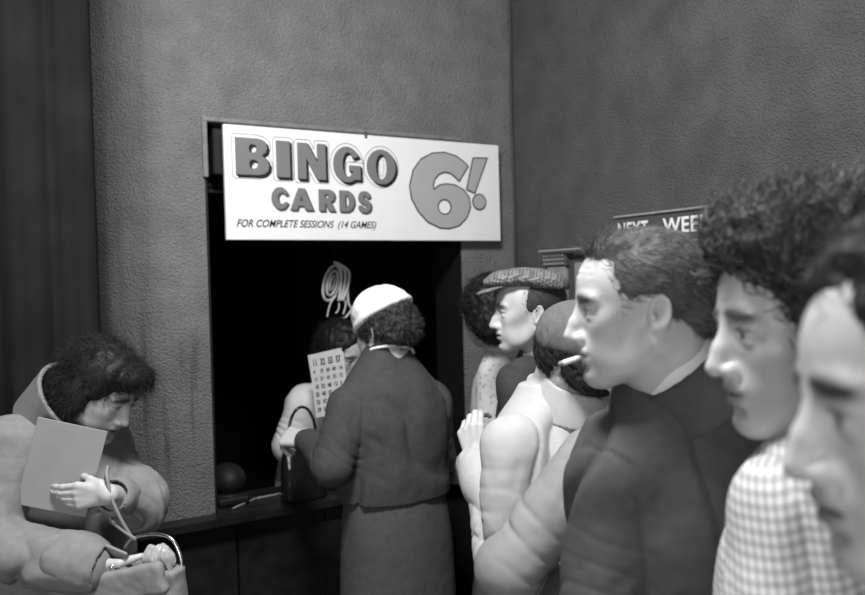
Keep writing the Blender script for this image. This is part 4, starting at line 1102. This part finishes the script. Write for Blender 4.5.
P.shoes()
P.hair([(ell(hd, (-.020,0,.062), (.112,.100,.098)), .01), (ell(hd, (-.075,0,-.01), (.062,.095,.085)), .03), (ell(hd, (.045,0,.112), (.050,.070,.040)), .02)],
       [(ell(hd, (.125,0,-.018), (.098,.110,.112)), .012), (ell(hd, (.05,.10,-.06), (.05,.05,.05)), .01)],
       M['hair'], disp=curly(.009, 34), base=.03, n=11000, flow=lambda x, y, z: (-.2, 0*y, .3), length=.042, width=.0008, tones=(.010,.22), lift=.6, curl=1.2, segs=6, clump=1.6)

# --- face nearest the camera, bottom right
hd = Fr((.358, .546, 1.504), yaw=173, pitch=9)
P = Person('person nearest the camera in dark clothes, face cut off by the right edge', (.515, .560), 138, 1.63, hd, fem=True, lean=.03)
P.neck = np.array([.425, .555, 1.365])
P.body(.54, hres=.0030, browt=.03, brow=1.3, lip=1.15)
P.top('dress', [(.28,.14,.20),(.40,.135,.19),(.50,.13,.185),(.60,.12,.16),(.71,.125,.165),(.775,.105,.155),(.81,.08,.12),(.84,.055,.07)], M['darkskirt'], sleeves=((.066,.058,.05),)*2, neckhole=.056)
P.shoes()
P.hair([(ell(hd, (-.016,0,.050), (.106,.090,.096)), .01), (ell(hd, (-.065,0,-.03), (.062,.09,.09)), .03)], [(ell(hd, (.130,0,-.008), (.118,.100,.118)), .012)],
       M['hair'], disp=curly(.008, 32), base=.03, n=9000, flow=lambda x, y, z: (-.8, 0*y, -.3), length=.03, width=.0008, tones=(.015,.08), lift=.25, curl=.6)

# --- woman at the left with bag and card
hd = Fr((-.868, 2.050, 1.338), yaw=-14, pitch=32, roll=-2)
P = Person('person in a pale wool coat at the left, head bent over an open bag', (-1.06, 2.15), 12, 1.55, hd, fem=True, lean=.13, bulk=1.02)
P.neck = np.array([-.955, 2.085, 1.265])
P.arm[-1] = [np.array([-1.06, 1.975, 1.200]), np.array([-1.095, 1.890, 1.005]), np.array([-.815, 1.860, .955])]
P.arm[1] = [np.array([-.95, 2.24, 1.165]), np.array([-.785, 2.070, 1.045]), np.array([-.790, 1.912, 1.108])]
P.slv = {1: .065}
P.body(.50, hres=.0032, closed=True, nose=.95, hands=[
    dict(w=P.arm[1][2], d=(-.95,-.08,.0), n=(-.08,.98,.05), side=1, curls=((8,22,14),(10,24,16),(14,26,16),(18,28,18)), spread=4, thumb=(22, 30), s=.84),
    dict(w=P.arm[-1][2], d=(.75,.25,-.5), n=(.3,.7,.6), side=-1, curl=(20,25,15), s=.95)])
fl = [(np.array([-1.10,1.86,1.12]), np.array([-.97,1.87,1.10]), .014, .008), (np.array([-1.12,1.85,1.02]), np.array([-1.0,1.84,.93]), .016, .009), (np.array([-.98,1.83,.96]), np.array([-.90,1.83,.88]), .014, .008), (np.array([-1.12,1.86,.94]), np.array([-.95,1.83,.855]), .014, .008), (np.array([-.74,2.10,1.06]), np.array([-.68,2.12,1.0]), .012, .010), (np.array([-.80,2.05,1.0]), np.array([-.70,2.1,.97]), .012, .008), (np.array([-.8,2.08,1.12]), np.array([-.72,2.12,1.06]), .012, .008)]
def cf_(F):
    F.add(cone(P.arm[1][1]+np.array([.01,0,.0]), P.arm[1][1]+np.array([0,0,.02]), .078, .07), .04)
P.top('coat', [(.25,.20,.23),(.40,.19,.225),(.50,.18,.22),(.60,.165,.205),(.70,.155,.20),(.76,.135,.185),(.80,.105,.15),(.83,.08,.10)], M['coat'], sleeves=((.070,.064,.044),(.078,.074,.062)), neckhole=.058, fold=dict(crease=.024, ring=.012, seam=.005, amp=.008, sc=(8,8,7)), lines=fl, extra=cf_, k=.05)
for s_, r_ in ((1, .050), (-1, .070)):
    F = Field(); w_, e_ = P.arm[s_][2], P.arm[s_][1]; d = (w_-e_)/np.linalg.norm(w_-e_)
    o_ = .05 if s_ > 0 else .012
    F.add(cone(w_-d*(o_+.05), w_-d*o_, r_, r_*.98), .004)
    F.cut(cone(w_-d*(o_+.008), w_+d*.05, r_*.72, r_*.72), .004)
    garment(P.root, 'cuff', F, M['coat'], .004, folds(.003, (20,20,20)))
# wide turned-up collar, rising behind the neck
up_ = hd.w(-.022,0,-.035)-P.neck; 
P.collar('coat_collar', M['coat'], r=.092, r2=.112, z0=-.055, z1=.072, th=.006, tilt=14, x=-.02)
P.shoes()
P.hair([(ell(hd, (-.014,0,.046), (.101,.086,.090)), .01), (ell(hd, (-.062,0,-.030), (.056,.080,.070)), .03), (ell(hd, (.066,0,.086), (.048,.066,.038)), .02), (ell(hd, (-.012,.084,-.03), (.042,.020,.050)), .02), (ell(hd, (-.012,-.084,-.02), (.042,.018,.048)), .02)],
       [(ell(hd, (.145,0,-.030), (.112,.098,.112)), .010)],
       M['hair'], disp=curly(.0035, 28), base=.010, n=12000, flow=lambda x, y, z: (np.where(x > .03, .9, -.4), 0*y, np.where(x > .03, -.5, -.9)), length=.034, width=.0006, tones=(.008,.05), lift=.02, curl=.20, segs=6, clump=.55, jit=.07)
left = P
bf = Fr((-.908, 1.930, 1.172)); xv = np.array([.94, .16, -.27]); xv /= np.linalg.norm(xv)
zv = np.array([.26, .02, .96]); zv -= xv*(zv@xv); zv /= np.linalg.norm(zv); bf.M = np.stack([xv, np.cross(zv, xv), zv], 1)
o = tag(geo('folder', M['board'], None, bf, [((-.082,-.002,-.108), (.082,.002,.108))], .001), 'plain pale card folder clasped to the chest of the person in the pale coat', 'folder')
# the open bag
t = empty('open_bag', (-.712, 1.885, .70), 'pale canvas handbag hanging open in front of the person in the pale coat', 'handbag')
B = Fr((-.712, 1.885, .915), yaw=-14)
F = Field(); F.add(loft(B, [(-.22,0,0,.110,.060),(-.10,0,0,.122,.066),(-.01,0,0,.112,.052),(.028,.008,0,.104,.046)], 3.), .01)
F.cut(ell(B, (0,0,.045), (.090,.036,.07)), .006)
garment(t, 'bag_body', F, M['palebag'], .005, folds(.004, (12,12,10), .0008, [(B.w(-.1,-.06,-.03), B.w(.1,-.06,.01), .01, .006), (B.w(-.08,-.065,-.06), B.w(.1,-.065,-.03), .01, .006)]))
F = Field(); F.add(box(B, (-.015,-.058,.000), (.125,.014,.038), .012, pitch=-14), .01)
garment(t, 'flap', F, M['palebag'], .004, folds(.004, (14,14,14)))
F = Field(); F.add(box(B, (-.058,-.022,.062), (.052,.004,.036), .003, pitch=18, roll=40), .01)
garment(t, 'inner_flap', F, M['palebag'], .003)
F = Field(); F.add(ell(B, (.052,.008,.045), (.040,.020,.034)), .01); F.add(ell(B, (.03,.004,.040), (.02,.018,.030)), .01)
garment(t, 'lining', F, M['satin'], .003, folds(.007, (60,60,14)))
fr_ = [B.w(-.055,.02,.06), B.w(-.03,.022,.085), B.w(.03,.022,.098), B.w(.075,.02,.090), B.w(.098,.018,.055), B.w(.105,.015,.020)]
tube('frame', spline(fr_, 5), .0042, M['metal'], t)
tube('clasp', [B.w(-.046,-.048,.042), B.w(-.030,-.050,.040)], .008, M['metal'], t)
tube('stud', [B.w(.02,-.070,-.055), B.w(.02,-.082,-.055)], .006, M['metal'], t)
el = P.arm[1][1]
pts = [B.w(-.030,.02,.085), np.array([-.755,1.90,1.045]), np.array([-.775,1.895,1.10]), np.array([-.790,1.905,1.155]), np.array([-.805,1.95,1.165]), np.array([-.825,1.98,1.11]), np.array([-.80,1.94,1.045]), np.array([-.765,1.905,1.03]), B.w(-.02,.02,.082)]
tube('handle', spline(pts, 6), .0042, M['palebag'], t)

# ------------------------------------------------------------------ light and camera
def lamp(name, kind, loc, energy, size=.3, target=None, **kw):
    l = bpy.data.lights.new(name, kind); l.energy = energy
    if kind == 'AREA': l.size = size; l.shape = kw.get('shape', 'DISK')
    else: l.shadow_soft_size = size
    o = bpy.data.objects.new(name, l); C.objects.link(o); o.location = loc
    if target is not None: o.rotation_euler = (Vector(target)-Vector(loc)).to_track_quat('-Z', 'Y').to_euler()
    return o
lamp('ceiling_light', 'AREA', (-.20, 1.10, 3.05), 74, .50, (-.1, 2.0, 1.2))
lamp('rear_fill', 'AREA', (-1.0, -2.0, 1.65), 50, 1.2, (-.1, 2.2, 1.3), shape='SQUARE')  # soft fill light added behind the camera to lift faces and coats
w = bpy.data.worlds.new('world'); bpy.context.scene.world = w; w.use_nodes = True
w.node_tree.nodes['Background'].inputs[0].default_value = (1,1,1,1); w.node_tree.nodes['Background'].inputs[1].default_value = .0
cam = bpy.data.cameras.new('camera'); co = bpy.data.objects.new('camera', cam); C.objects.link(co)
cam.sensor_width = 36; cam.lens = 36*800/865; cam.clip_start = .02
co.location = (0, 0, 1.6)
co.rotation_euler = (Matrix.Rotation(R(90-1.18), 3, 'X') @ Matrix.Rotation(R(-1.49), 3, 'Z')).to_euler()
cam.dof.use_dof = True; cam.dof.focus_distance = 1.75; cam.dof.aperture_fstop = 3.4
sc = bpy.context.scene; sc.camera = co
sc.view_settings.view_transform = 'Standard'; sc.view_settings.look = 'None'; sc.view_settings.exposure = 0; sc.view_settings.gamma = 1
sc.view_settings.use_curve_mapping = False
sc.cycles.use_denoising = True; sc.cycles.max_bounces = 6
